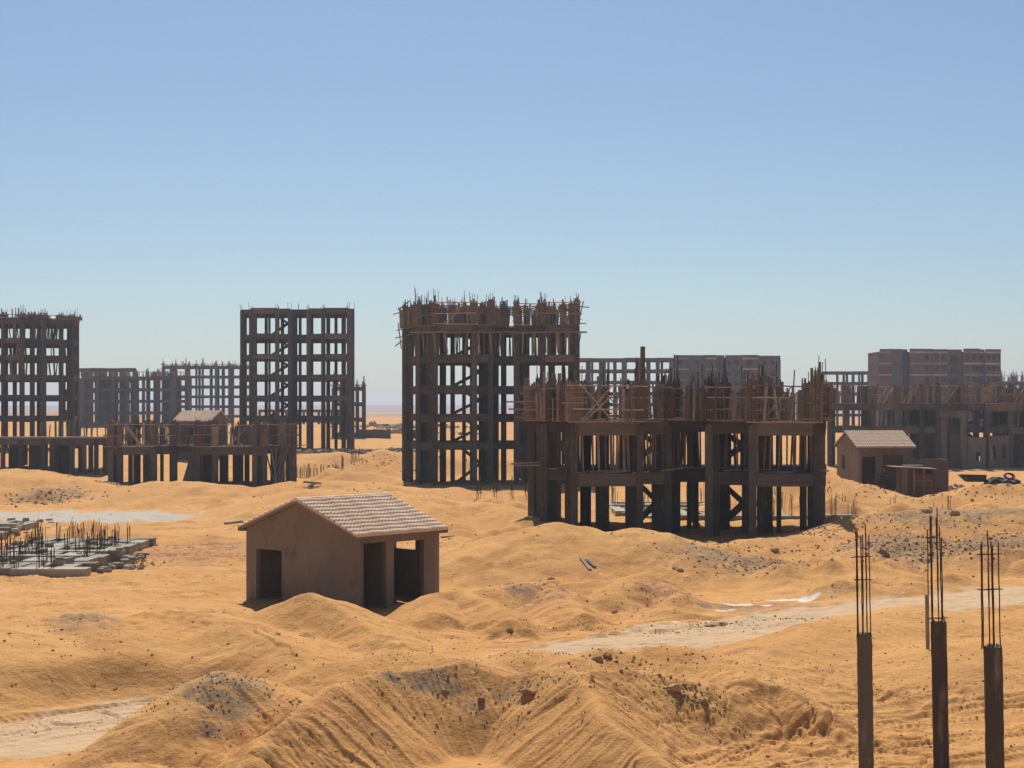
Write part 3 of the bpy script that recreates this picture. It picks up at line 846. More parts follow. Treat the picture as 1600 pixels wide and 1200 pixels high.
shuttering(Eb, 2.25, 15, .9, .95, 3, 12, extra_posts=220, wide=(.45, .95), thin=1.1, step=.5, band=(.55, .92))
props(Eb, 3, 4, 17, 110, .05, .13, .6)
struts_out(Eb, [(640, 484, 614, 491, 6), (644, 512, 619, 516, 6), (645, 522, 617, 528, 6), (634, 528, 617, 541, 6), (895, 478, 921, 480, 0), (895, 506, 916, 505, 0), (895, 520, 918, 519, 0), (640, 470, 622, 484, 6),
                (905, 500, 912, 470, 0), (627, 545, 622, 505, 6.8), (633, 500, 622, 480, 6.4), (903, 545, 908, 520, 0)])
for k in range(14):
    px = 660 + k * 17.5; rr_ = random.Random(k)
    MB().bar((wx(px, 159.4), 159.4, wz(520 + rr_.uniform(-2, 2), 160)), (wx(px + rr_.uniform(-5, 5), 159.5), 159.5, wz(552, 160)), .14, .1).build('timber_prop', 'timber', Eb['root'])
for k in range(5):
    MB().bar((wx(640 + 54 * k, 159.2), 159.2 + .03 * k, wz(520 + k % 2, 160)), (wx(700 + 54 * k, 159.2), 159.2 + .03 * k, wz(519, 160)), .1, .12).build('timber_rail', 'timber', Eb['root'])

# ---- left-centre clean tower
Db = frame('unfinished_tower', 'bare six-storey concrete frame tower with clean openings, standing left of centre against the sky', 230,
           [(376, 4), (392, 4), (392, 0), (433, 0), (433, 1.5), (453, 1.5), (453, 3.5), (482, 3.5), (482, 1), (505, 1), (505, 0), (545, 0), (545, 2), (553, 2)],
           14, 1.2, [650, 618, 585, 553, 521, 481], .8, .5, seed=21, rows=0, sp=6.0, shear=.05,
           extra=[(381, 7, .7, .4), (397, 3, .6, .4), (416, 8, .45, .4), (421, 6, .3, .4), (442, 7, .35, .4), (457, 5, 1.2, .4), (469, 6, .4, .4), (487, 6, .5, .4), (513, 6, .55, .4), (525, 7, .45, .4), (537, 6, .65, .4), (548, 4, .7, .4),
                  (383, 13.5, .5, .4), (399, 13.5, .5, .4), (441, 13.5, .4, .4), (462, 13.5, .5, .4), (486, 13.5, .4, .4), (512, 13.5, .4, .4), (538, 13.5, .5, .4), (549, 13.5, .5, .4)], stairs=[(423, 8, 2.6)])
rnd = random.Random(4)
for px in (380, 393, 433, 453, 464, 482, 505, 545, 550):
    s = MB()
    for q in range(rnd.randint(2, 4)):
        x = wx(px, 232) + rnd.uniform(-.4, .4); s.cyl((x, 231.5, Db['Z'][-1] - .1), (x + rnd.uniform(-.1, .1), 231.5, Db['Z'][-1] + rnd.uniform(.3, 1.0)), .03, 4)
    s.build('starter_bars', 'rusty_steel', Db['root'])

# ---- far-left tower cut by the frame
Ab = frame('unfinished_tower', 'dark prop-filled tower with some brick infill, cut by the left edge', 229,
           [(-90, 0), (-40, 0), (-40, 2), (5, 2), (5, 0), (34, 0), (34, 1), (50, 1), (50, 3), (68, 3), (68, 4), (95, 4), (95, 6), (112, 6), (122, 8)],
           16, 1.0, [650, 617, 585, 554, 528, 496], .85, .5, seed=31, rows=3, sp=3.6, shear=.25, cap=100)
shuttering(Ab, .5, 33, .75, .9, 2, 0, extra_posts=30, thin=1.1, wide=(.6, 1.6))
for k in (2, 3, 4): props(Ab, k, k + 1, 35 + k, 70, .12, .14, .6)
for za, zb in ((0, 1), (1, 2)):
    for p0, p1, dd in ((97, 110, 5.6), (112, 120, 7.6)):
        wl = MB(); a = wx(p0, 229 + dd); c = wx(p1, 229 + dd); z0 = Ab['Z'][za]; z1 = Ab['Z'][zb] - .85; y = 229 + dd + .15
        wl.box(a, y, z0, c, y + .2, z0 + .9)
        mid = a + (c - a) * .35; wl.box(a, y, z0 + .9, mid, y + .2, z1); wl.box(mid + .7, y, z0 + .9, c, y + .2, z1)
        wl.build('brick_infill', 'brick', Ab['root'])

# ---- low podium at left
Bb = frame('podium_frame', 'low one-storey podium frame with pale slab edge before the far-left tower', 180,
           [(-110, 0), (-60, 0), (-20, 0), (4, 0), (32, 0), (68, 0), (82, 0), (112, 0), (131, 0), (150, 0), (168, 0)], 13, -.2, [685], .75, .45, seed=41, rows=2, sp=4.4, shear=.2,
           extra=[(20, 4, .9, .4), (60, 5, 2.2, .4), (100, 3, 1.2, .4), (126, 6, .5, .4), (142, 5, .5, .4)], stairs=[])
MB().box(wx(-110, 180), 179.9, Bb['Z'][0] + .02, wx(166, 180), 181.2, Bb['Z'][0] + .2).build('slab_upstand', 'concrete_pale', Bb['root'])
s = MB(); rnd = random.Random(8)
pl = Pool('timber_post', 'timber', Bb['root'], 60)
for k in range(26):
    x = wx(rnd.uniform(60, 168), 182); y = 182 + rnd.uniform(0, 8)
    pl.add(1, MB().bar((x, y, Bb['Z'][0]), (x + rnd.uniform(-.1, .1), y, Bb['Z'][0] + rnd.uniform(1.4, 2.2)), .12, .1))
pl.flush()

# ---- low frame with shuttering
Cb = frame('unfinished_building', 'low one-storey frame with open timber shuttering above it, left of the small plastered hut', 158,
           [(170, 0), (187, 0), (240, 0), (240, 2), (272, 2), (272, 4), (310, 4), (310, 1), (336, 1), (336, 0), (398, 0), (398, -1), (413, -1), (413, 2), (440, 2), (462, 2)], 14, -.2, [698], .8, .45, seed=51, rows=0, sp=4.6, shear=.2,
           extra=[(178, .6, .9, .4), (204, 5, .4, .4), (214, 6, .7, .4), (231, 5, .95, .4), (253, 6, .3, .4), (271, 4.6, .75, .4), (325, 4, 1.1, .4), (350, 8, .9, .4), (372, 7, 1.1, .4), (386, 9, .5, .4), (406, 3, .7, .4), (431, 5, 1.1, .4),
                  (450, 4, .5, .4), (180, 13.5, .5, .4), (233, 13.5, .5, .4), (272, 13.5, .4, .4), (328, 13.5, .5, .4), (376, 13.5, .5, .4), (430, 13.5, .5, .4), (456, 13.5, .5, .4)])
shuttering(Cb, 2.3, 53, .4, .9, 3, 12, extra_posts=110, wide=(.4, .85), thin=1.0)
loose_boards(Cb, 0, 60, 6)
mb = MB(); x = wx(302, 160)
mb.hexa([(x - 1.1, 159.2, 0), (x + .9, 159.2, 0), (x + .9, 160.6, 0), (x - 1.1, 160.6, 0), (x - .1, 160.2, 4), (x + .9, 160.2, 4), (x + .9, 160.6, 4), (x - .1, 160.6, 4)])
mb.build('leaning_shutter', 'plywood', Cb['root'])
for k in range(10):
    r2 = random.Random(k + 90); x = wx(426 + k * 1.8, 158); MB().bar((x, 157.6 - .1 * k, 0), (x - r2.uniform(-1.2, 1.4), 158.4, r2.uniform(3, 4.6)), .14, .05).build('leaning_plank', r2.choice(['timber', 'plywood']), Cb['root'])

# ---- long right building
Gb = frame('unfinished_building', 'long two-storey concrete frame with timber shuttering on top, running off the right edge', 207,
           [(1294, 4), (1322, 4), (1322, 0), (1364, 0), (1401, 0), (1440, 0), (1465, 0), (1465, 2), (1508, 2), (1508, 1), (1542, 1), (1542, 0), (1579, 0), (1620, 0), (1680, 0)], 15, -.3, [667, 631], .85, .6, seed=61, rows=2, sp=4.6, shear=.12,
           extra=[(1300, 5, .7, .5), (1350, 4, .7, .4), (1415, 4, .8, .4), (1428, 6, 1.2, .4), (1452, 5, 1.4, .4), (1487, 5, 1.6, .4), (1500, 4, 2.2, .4), (1586, 3, 1.3, .4), (1598, 5, 1.4, .4), (1560, 6, 1.6, .4)], stairs=[(1504, 6, 3.2)])
shuttering(Gb, 2.5, 63, .3, .9, 3, 22, extra_posts=200, wide=(.6, 1.3), thin=1.1, step=.7)
props(Gb, 0, 1, 67, 60, .1, .13, .4)
loose_boards(Gb, 1, 50, 7); loose_boards(Gb, 0, 40, 8)
pt = MB(); a = wx(1471, 203); c = wx(1509, 203); zt = wz(642, 203)
pt.box(a, 202.6, -.5, a + .7, 203.3, zt - .9).box(c - .7, 202.6, -.5, c, 203.3, zt - .9).box(a - .1, 202.5, zt - .9, c + .1, 203.4, zt)
pt.build('entrance_portal', 'concrete', Gb['root'])
def infill(px0, px1, D, z0, z1, wins, root, m='blockwork', t=.25, name='infill_wall'):
    x0, x1 = wx(px0, D), wx(px1, D); xs = x0; b = MB()
    for p0, p1, a, c in wins:
        xa, xb = wx(p0, D), wx(p1, D)
        b.box(xs, D, z0, xa, D + t, z1); b.box(xa, D, z0, xb, D + t, a)
        if c < z1: b.box(xa, D, c, xb, D + t, z1)
        xs = xb
    b.box(xs, D, z0, x1, D + t, z1)
    return b.build(name, m, root)
infill(1512, 1540, 206.4, -.5, 4.2, [(1525, 1532, 1.0, 2.2)], Gb['root'], 'plaster')
infill(1545, 1577, 206.3, -.5, 4.4, [(1550, 1556, 1.2, 3.0), (1566, 1572, 1.2, 3.0)], Gb['root'], 'plaster')
infill(1484, 1504, 208.5, -.5, 4.6, [], Gb['root'], 'plaster')
MB().box(wx(1541, 206), 206.5, Gb['Z'][1] - 1.0, wx(1600, 206), 206.9, Gb['Z'][1] + .25).build('beam_shutter', 'plywood', Gb['root'])

# ---- distant frames and brick blocks
def far_frame(label, D, x0, x1, top, n, depth=14, st=3.05, seed=0, seg=5, **kw):
    rnd = random.Random(seed); fr = []; x = x0
    w_ = (x1 - x0) / seg
    for i in range(seg):
        dd = rnd.choice([0, 0, 2, 3.5]); fr += [(x0 + w_ * i, dd), (x0 + w_ * (i + 1), dd)]
    zt = wz(top, D); sl = [HY + (HC - (zt - st * k)) * F / D for k in range(n)][::-1]
    zg = zt - st * n - .8
    B = frame('distant_building', label, D, fr, depth, zg, sl, .75, .6, 'concrete_far', seed, **kw)
    return B
M1 = far_frame('distant grey frame with an open top storey, just right of the far-left tower', 430, 118, 212, 575, 6, seed=71, seg=4, rows=2, sp=3.2, shear=.3)
M2 = far_frame('distant long dark frame standing lower and in front of the other far-left blocks', 400, 128, 296, 588, 5, seed=72, seg=7, rows=4, sp=2.6, shear=.4)
M3 = far_frame('distant wide frame with daylight through its columns, left of the clean tower', 470, 254, 400, 571, 6, seed=73, seg=7, rows=2, sp=3.4, shear=.3)
M3b = far_frame('distant frame with pale openings seen behind the clean tower', 440, 404, 545, 640, 3, seed=79, seg=6, rows=2, sp=3.4, shear=.3)
shuttering(M2, 1.2, 74, .7, .2, 1, 0, extra_posts=20, thin=1.5, wide=(.5, 1))
shuttering(M3, .4, 75, 1.2, .15, 1, 0, extra_posts=16, thin=1.5, wide=(.5, 1))
K1 = far_frame('distant frame between the central tower and the brick block, half hidden by shuttering', 410, 900, 1052, 559, 6, seed=76, seg=6, rows=2, sp=3.2, shear=.3)
L1 = far_frame('distant frame with one row of open bays, left of the large brick block', 440, 1284, 1382, 580, 5, seed=77, seg=4, rows=2, sp=5.5, shear=.15)
L2 = far_frame('distant frame with scaffolding on top beyond the right end of the large brick block', 430, 1562, 1660, 596, 4, seed=78, seg=4, rows=3, sp=3, shear=.3)
shuttering(L2, 1.6, 80, 1.2, .6, 2, 0, extra_posts=30, thin=1.4, wide=(.5, 1))
S1 = far_frame('thin open frame with bare posts on top, peeping out right of the clean tower', 300, 520, 571, 604, 4, seed=81, seg=4, rows=2, sp=2.6, shear=.0, depth=8)
shuttering(S1, .4, 82, 1.4, .9, 1, 0, extra_posts=4, thin=1.3, wide=(.3, .5))

def brick_block(label, D, x0, x1, top, n, bays, st=3.0, depth=14, seed=0, par=.7):
    """bays: list of (px0, px1, setback, [window px centres], material, window width m)"""
    zt = wz(top, D); zg = zt - st * n - par
    root = thing('brick_building', label, 'building', ((wx(x0, D) + wx(x1, D)) / 2, D + depth / 2, zg))
    rnd = random.Random(seed)
    for px0, px1, dd, wins, mm, ww in bays:
        a, c = wx(px0, D), wx(px1, D); y = D + dd
        for k in range(n):
            z0 = zg + st * k; z1 = z0 + st
            band = MB().box(a - .03, y - .05, z1 - .42, c + .03, y + .5, z1 - .004)
            band.build('concrete_band', 'concrete_pale' if mm == 'brick' else 'concrete', root)
            xs = a; b = MB()
            for wpx in wins:
                xa = wx(wpx, D) - ww / 2; xb = xa + ww
                b.box(xs, y, z0, xa, y + .25, z1 - .43); b.box(xa, y, z0, xb, y + .25, z0 + (.9 if ww < 2 else .2)); b.box(xa, y, z0 + 2.2, xb, y + .25, z1 - .43)
                xs = xb
            b.box(xs, y, z0, c, y + .25, z1 - .43)
            b.build('brick_wall', mm, root)
        MB().box(a - .04, y - .06, zg + st * n, c + .04, y + .3, zt + rnd.uniform(-.1, .1)).build('parapet', 'brick' if mm == 'brick' else mm, root)
    for px0, px1, dd, wins, mm, ww in bays:
        a, c = wx(px0, D), wx(px1, D)
        fl = MB()
        for k in range(1, n + 1): fl.box(a + .01, D + dd + .51, zg + st * k - .3, c - .01, D + depth, zg + st * k - .02)
        fl.build('floor_slab', 'concrete_far', root)
    a, c = wx(x0, D), wx(x1, D); ym = D + max(b[2] for b in bays) + .5
    bk = MB().box(a + .3, D + depth + .01, zg, c - .3, D + depth + .3, zg + st * n)
    bk.build('back_wall', 'brick', root)
    for px_ in (x0, x1):
        x = wx(px_, D); MB().box(x - .15 + (.2 if px_ == x0 else -.2), D + 1.5, zg, x + .15 + (.2 if px_ == x0 else -.2), D + depth, zg + st * n).build('side_wall', 'brick', root)
    for k in range(6):   # partition walls close the view through
        MB().box(a + 2, ym + 1.5 + k * .01, zg, c - 2, ym + 1.7 + k * .01, zg + st * n - .4).build('partition_wall', 'blockwork', root) if k == 0 else None
    return root
brick_block('distant large brick block with rows of small windows and red infill, right of centre horizon', 407, 1375, 1566, 545, 7,
            [(1375, 1393, 0, [], 'brick', 1), (1393, 1412, 1.2, [], 'blockwork', 1), (1412, 1422, 3, [1415], 'blockwork', .8), (1422, 1444, 0, [], 'brick', 1), (1444, 1459, .8, [1450], 'brick', .9), (1459, 1481, .4, [1465, 1475], 'brick', .9),
             (1481, 1506, 2, [1494], 'blockwork', 2.2), (1506, 1531, 0, [1512, 1522, 1528], 'brick', .9), (1531, 1542, 2.2, [1536], 'brick', 1.2), (1542, 1566, 1.2, [1547, 1556, 1563], 'brick', .9)], seed=3)
brick_block('distant brown brick block with square windows, behind the near frame shuttering', 430, 1053, 1220, 555, 7,
            [(1053, 1075, 0, [1062], 'brick', 1.2), (1075, 1102, 1, [1090], 'blockwork', 1.3), (1102, 1120, 0, [1109], 'brick', 1.2), (1120, 1134, 3, [1127], 'blockwork', 2.2), (1134, 1160, .6, [1139, 1151], 'blockwork', 1.3), (1160, 1185, 0, [1170], 'brick', 1.3), (1185, 1220, .8, [1195, 1208], 'blockwork', 1.3)], seed=5)

# ------------------------------------------------------------------ huts
def hut(label, loc, rz, fdoors=(), L=4.78, W=6.8, hw=2.94, rise=1.2, gdoors=(), edoors=(), bdoors=(), zb=-.6, coarse=1.0, rw=None):
    root = thing('plastered_hut', label, 'hut', loc, rz); root['_local'] = 1
    t = .22
    def wall(axis, pos, a, b, op, name='wall'):
        m = MB(); s = a
        def bx(u0, u1, z0, z1):
            if u1 - u0 < 1e-3 or z1 - z0 < 1e-3: return
            if axis == 'x': m.box(u0, pos, z0, u1, pos + t, z1)
            else: m.box(pos, u0, z0, pos + t, u1, z1)
        for o0, o1, z0, z1 in op:
            bx(s, o0, zb, hw); bx(o0, o1, zb, z0); bx(o0, o1, z1, hw); s = o1
        bx(s, b, zb, hw)
        return m
    g = wall('y', 0, 0, W, gdoors)
    k = len(g.v)
    for xx in (0, t): g.v += [(xx, 0, hw), (xx, W, hw), (xx, W / 2, hw + rise)]
    g.f += [(k, k + 2, k + 1), (k + 3, k + 4, k + 5), (k, k + 3, k + 5, k + 2), (k + 1, k + 2, k + 5, k + 4)]
    g.build('gable_wall', 'plaster', root)
    g = wall('y', L - t, 0, W, fdoors)
    k = len(g.v)
    for xx in (L - t, L): g.v += [(xx, 0, hw), (xx, W, hw), (xx, W / 2, hw + rise)]
    g.f += [(k, k + 2, k + 1), (k + 3, k + 4, k + 5), (k, k + 3, k + 5, k + 2), (k + 1, k + 2, k + 5, k + 4)]
    g.build('gable_wall', 'plaster', root)
    wall('x', 0, t, L - t, edoors).build('front_wall', 'plaster', root)
    wall('x', W - t, t, L - t, bdoors).build('rear_wall', 'plaster', root)
    # interior partition so that the openings read dark
    # roof: two tiled slopes
    oh = .32; ov = .22
    sl = math.hypot(W / 2, rise); an = math.atan2(rise, W / 2)
    rf = None
    for side in (0, 1):
        S = sl + oh; nu = int((L + 2 * ov) / (.19 / 6 * coarse)); nv = int(S / .33) * 3
        NC = int(S / .33); CW = S / NC; nv = NC * 3 - 1
        u = np.linspace(-ov, L + ov, nu + 1); v = np.concatenate([np.array([0, .5, .97]) * CW + CW * q for q in range(NC)])
        rng = np.random.RandomState(side + 3)
        V = []; 
        for j, vv in enumerate(v):
            c = (vv / CW) % 1.0; cn = int(vv / CW + 1e-6)
            for i, uu in enumerate(u):
                h = .06 * abs(math.sin(math.pi * (uu + ov) / .19)) ** .8 + .055 * c + .012 * math.sin(cn * 12.9 + int((uu) / .19) * 7.3)
                yy = (W / 2 - vv * math.cos(an)); zz = hw + rise - vv * math.sin(an) + h / math.cos(an) + .06
                V.append((uu, yy if side == 0 else W - yy, zz))
        n1 = nu + 1; Fc = []
        for j in range(nv):
            for i in range(nu):
                q = (j * n1 + i, j * n1 + i + 1, (j + 1) * n1 + i + 1, (j + 1) * n1 + i)
                Fc.append(q[::-1] if side == 0 else q)
        # underside and edges
        b0 = len(V)
        e = [(-ov, 0), (L + ov, 0), (L + ov, S), (-ov, S)]
        for uu, vv in e:
            yy = W / 2 - vv * math.cos(an); zz = hw + rise - vv * math.sin(an) + .02
            V.append((uu, yy if side == 0 else W - yy, zz))
        Fc.append((b0, b0 + 1, b0 + 2, b0 + 3))
        bot = [nv * n1 + i for i in range(n1)]
        Fc.append(tuple(bot) + (b0 + 2, b0 + 3)); Fc.append(tuple(range(n1)) + (b0 + 1, b0))
        Fc.append(tuple(j * n1 for j in range(nv + 1)) + (b0 + 3, b0)); Fc.append(tuple(j * n1 + nu for j in range(nv + 1)) + (b0 + 2, b0 + 1))
        mb = MB(); mb.v = V; mb.f = Fc
        o = mb.build('roof_slope', 'roof_tile', root)
        # fascia under the eave and soffit band
        f = MB(); yy = -oh * math.cos(an) + .02; zz = hw - oh * math.sin(an)
        y0, y1 = (yy, -.004) if side == 0 else (W + .004, W - yy)
        f.box(-ov + .02, min(y0, y1), zz - .10, L + ov - .02, max(y0, y1), zz + .015)
        f.build('eave_fascia', 'plaster', root)
    r = MB(); r.cyl((-ov - .01, W / 2, hw + rise + .06), (L + ov + .01, W / 2, hw + rise + .06), .09, 8); r.build('ridge_cap', 'roof_tile', root)
    for xx in (-ov + .0, L + .004):     # raking verge boards under the gable overhang
        v = MB(); yy = -oh * math.cos(an)
        for s_ in (0, 1):
            p = [(yy, hw - oh * math.sin(an)), (W / 2, hw + rise)]
            if s_: p = [(W - a, b) for a, b in p]
            (ya, za), (yc, zc) = p
            v.hexa([(xx, ya, za - .10), (xx + ov - .004, ya, za - .10), (xx + ov - .004, yc, zc - .10), (xx, yc, zc - .10), (xx, ya, za + .018), (xx + ov - .004, ya, za + .018), (xx + ov - .004, yc, zc + .018), (xx, yc, zc + .018)])
        v.build('verge_board', 'plaster', root)
    return root

N = (wx(556, 61), 61)
h1 = hut('beige plastered hut with tiled gable roof and three dark doorways, by foreground sand', (N[0], N[1], 0), math.atan2(3.6, 3.14),
         gdoors=[(4.5, 6.15, -.6, 2.02)], edoors=[(.42, 1.68, -.6, 2.55), (2.12, 3.86, -.6, 2.5)], fdoors=[(1.2, 2.55, 1.95, 2.6)])
pw = MB().box(1.86, .23, -.6, 2.0, 6.5, 2.9); pw.build('partition_wall', 'plaster', h1)
h2 = hut('small beige hut with an orange door panel and tiled roof before the long right frame', (wx(1341, 133), 133, 1.6), R(3.5), hw=3.1, rise=1.2,
         gdoors=[(4.2, 5.2, 1.0, 2.2)], edoors=[(.35, 1.55, -.6, 2.2), (2.2, 3.95, -.6, 2.4)], coarse=1.4)
MB().box(2.22, .08, -.55, 3.93, .14, 2.38).build('door_panel', 'rust_sheet', h2)
MB().box(.24, 3.2, -.6, 4.5, 3.3, 3).build('partition_wall', 'plaster', h2)
h3 = hut('tiny distant hut with a pale tiled roof seen above the low timber shuttering', (wx(272, 203), 203, 3.6), R(-11), hw=2.85, rise=1.2, L=5.0, W=6.4,
         gdoors=[], edoors=[(1.9, 3.1, .9, 1.9)], coarse=2.0, zb=-2.5)

# ------------------------------------------------------------------ near columns with starter bars
def near_column(label, px0, px1, pytop, D, barpy, barpx, rz, lean, shape=1.0):
    xc = wx((px0 + px1) / 2, D); wv = (px1 - px0) * D / F; zt = wz(pytop, D); zg = Hs(xc, D)
    root = thing('concrete_column', label, 'column', (xc, D, zg), 0, 'bare columns with starter bars in the right foreground'); root['_local'] = 1
    root.rotation_euler = (0, lean, 0)
    c, s = math.cos(rz), math.sin(rz); a = wv * .80; b = wv * .42
    m = MB(); rnd = random.Random(int(px0))
    # shaft in cast lifts with small uneven offsets, corners chamfered
    zs = np.linspace(-1.2, zt - zg, 40)
    for k in range(len(zs)):
        j = rnd.uniform(-.003, .003); ch = .015 + rnd.uniform(0, .014)
        for qx, qy in ((-a / 2 + ch, -b / 2), (a / 2 - ch, -b / 2), (a / 2, -b / 2 + ch), (a / 2, b / 2 - ch), (a / 2 - ch, b / 2), (-a / 2 + ch, b / 2), (-a / 2, b / 2 - ch), (-a / 2, -b / 2 + ch)):
            qx += j * 1.5; qy += j + rnd.uniform(-.003, .003)
            z_ = zs[k] + (rnd.uniform(-.03, .015) if k == len(zs) - 1 else 0)
            m.v.append((qx * c - qy * s, qx * s + qy * c, z_))
    for k in range(len(zs) - 1):
        for i in range(8):
            j = (i + 1) % 8; m.f.append((k * 8 + i, k * 8 + j, k * 8 + 8 + j, k * 8 + 8 + i))
    m.f.append(tuple(range((len(zs) - 1) * 8, len(zs) * 8)))
    m.build('shaft', 'concrete', root)
    top = zt - zg
    for px, py, q in barpx:
        x = (px - (px0 + px1) / 2) * D / F; y = q * b * .35
        h = (pytop - py) * D / F
        bb = MB(); x2 = x + rnd.uniform(-.015, .015)
        n = 6; 
        for i in range(n):
            bb.cyl((x + (x2 - x) * i / n + .004 * math.sin(i * 2.1 + px), y, top - .05 + (h + .05) * i / n), (x + (x2 - x) * (i + 1) / n + .004 * math.sin(i * 2.1 + 2.1 + px), y, top - .05 + (h + .05) * (i + 1) / n), .0115, 6)
        bb.build('reinforcing_bar', 'rusty_steel', root)
    xs = [(p[0] - (px0 + px1) / 2) * D / F for p in barpx]
    for tpy in barpy:
        h = top + (pytop - tpy) * D / F; t_ = MB(); x0, x1 = min(xs) - .03, max(xs) + .06; y0, y1 = -b * .42, b * .42
        t_.cyl((x0, y0, h), (x1, y0, h + .01), .007, 5).cyl((x1, y0, h + .01), (x1, y1, h), .007, 5).cyl((x1, y1, h), (x0, y1, h), .007, 5).cyl((x0, y1, h), (x0, y0, h), .007, 5)
        t_.build('tie_ring', 'rusty_steel', root)
    # cement blobs on the top
    g = MB()
    for i in range(5):
        q = rnd.uniform(-.4, .4) * a; g.cyl((q, rnd.uniform(-.3, .3) * b, top - .02), (q, 0, top + rnd.uniform(.02, .045)), .03, 7, .015)
    g.build('cement_lump', 'concrete_pale', root)
    return root
near_column('leftmost of the three near concrete columns, with seven tall rusty bars', 1340, 1369, 990, 30.0, [906, 870], [(1343, 827, -1), (1346, 829, 1), (1351, 836, -1), (1354, 836, 1), (1358, 834, -1), (1360, 820, 1), (1363.5, 836, -1)], R(-14), R(-.9))
c2 = near_column('middle near concrete column with the tallest bars and a board strapped to its left side', 1456, 1486, 971, 29.5, [966], [(1456.5, 828, 1), (1459.5, 806, -1), (1463, 806, 1), (1470, 809, -1), (1472.5, 794, 1), (1475, 822, -1), (1479, 840, 1)], R(-16), R(-1.1))
MB().box(-.25, -.06, (wz(1014, 29.5) - c2.location[2]), -.195, .02, (wz(928, 29.5) - c2.location[2])).build('strapped_board', 'timber', c2)
near_column('rightmost and widest of the three near concrete columns, its bars shorter', 1539, 1574, 1009, 27.5, [921, 866], [(1538, 850, -1), (1543.5, 846, 1), (1550, 828, -1), (1553, 852, 1), (1556, 846, -1), (1560.5, 852, 1), (1566.5, 846, -1)], R(-14), R(-1.0))

# ------------------------------------------------------------------ foundations with starter bars
def starters(pool, x, y, z, n, h, rnd, r=.016, sp=.22):
    for i in range(n):
        m = MB(); a = x + rnd.uniform(-sp, sp); b = y + rnd.uniform(-sp, sp); hh = h * rnd.uniform(.75, 1.15)
        m.cyl((a, b, z), (a + rnd.uniform(-.06, .06), b, z + hh), r, 4)
        pool.add(hh, m)

def foundation(label, x0, x1, y0, y1, z, h, nx, ny, seed, density=.6, bh=1.3, mt='concrete_pale', group=None, edge_step=0, rz=0.0):
    rnd = random.Random(seed)
    root = thing('foundation', label, 'foundation', ((x0 + x1) / 2, (y0 + y1) / 2, z), 0)
    fb = Pool('foundation_beam', mt, root, 60)
    for j in range(ny + 1):
        y = y0 + (y1 - y0) * j / ny; xr = x1 - edge_step * ((j * 7) % 3) - (.085 * (y - y0) if edge_step else 0) + (rnd.uniform(-.5, .5) if edge_step else 0)
        if j in (0,):
            xs = x0
            while xs < xr - .5:
                L = rnd.uniform(3, 4.6); e = min(xs + L, xr); zz = z + rnd.uniform(-.05, .05)
                fb.add(5, MB().box(xs, y - .45 + rnd.uniform(-.06, .06), z - h, e - .02, y + .45, zz)); xs = e
        else: fb.add(2, MB().box(x0, y - .38, z - h * 1.2, xr, y + .38, z + rnd.uniform(-.1, .05)))
    for i in range(nx + 1):
        x = x0 + (x1 - 1.6 * (edge_step > 0) - x0) * i / nx + rnd.uniform(-.3, .3)
        for j in range(ny):
            if rnd.random() < .8:
                a = y0 + (y1 - y0) * j / ny + .46; b = y0 + (y1 - y0) * (j + 1) / ny - .39
                fb.add(1, MB().box(x - .4, a, z - h, x + .4, b, z + rnd.uniform(-.12, .02)))
    fb.flush()
    MB().box(x0 + .1, y0 + .1, z - h - .5, x1 - 2.6, y1 - .1, z - .32).build('blinding_slab', mt, root)
    sb = Pool('starter_bar', 'rusty_steel', root, 100)
    for i in range(nx + 1):
        for j in range(ny + 1):
            if rnd.random() < density: starters(sb, x0 + (x1 - 1.9 * (edge_step > 0) - x0) * i / nx, y0 + (y1 - y0) * j / ny, z - .1, rnd.randint(4, 8), bh, rnd)
    sb.flush()
    return root
foundation('near grey concrete foundation grid bristling with rusty bars at the left edge', wx(-60, 76), wx(148, 72), 72, 88.5, .52, .9, 9, 6, 3, .6, 1.1, edge_step=.7)
foundation('second concrete foundation with bars behind the first at the far left edge', wx(-80, 100), wx(66, 100), 92.5, 103, .5, .9, 4, 3, 5, .55, 1.4, edge_step=.4)
foundation('pale foundation slabs with bars seen under and right of the near frame', wx(975, 112), wx(1325, 112), 110, 126, .35, .6, 11, 4, 7, .75, 1.5)
foundation('small low foundation with bars between the mounds and the near frame', wx(748, 128), wx(850, 128), 126, 134, .55, .6, 4, 2, 9, .8, 1.6)

def lumps(label, x0, x1, y0, y1, z, n, s_, seed):
    rn = random.Random(seed); mb = MB()
    for i in range(n):
        x = rn.uniform(x0, x1); y = rn.uniform(y0, y1); a = rn.uniform(-.5, .5); w_, d_, h_ = [rn.uniform(.4, 1.3) * s_ for _ in range(3)]
        q = [(-w_, -d_), (w_, -d_ * .8), (w_ * .9, d_), (-w_ * .8, d_)]; c, s2 = math.cos(a), math.sin(a)
        p = [(x + u * c - v * s2, y + u * s2 + v * c) for u, v in q]
        mb.hexa([(u, v, z) for u, v in p] + [(u + rn.uniform(-.05, .05) * s_, v, z + h_ * rn.uniform(.7, 1.1)) for u, v in p])
    o = mb.build('concrete_debris', 'concrete_pale'); o['kind'] = 'stuff'; o['label'] = label
lumps('broken lumps of concrete lying on the near left foundation', wx(-60, 76), wx(150, 73) - .6, 72.5, 88, .5, 45, .2, 5)
lumps('broken lumps of concrete on the second left foundation', wx(-60, 95), wx(60, 98), 93, 103, .48, 20, .2, 6)
lumps('concrete lumps at the right edge of the near left foundation', wx(150, 75), wx(212, 80), 74, 84, .0, 26, .2, 8)
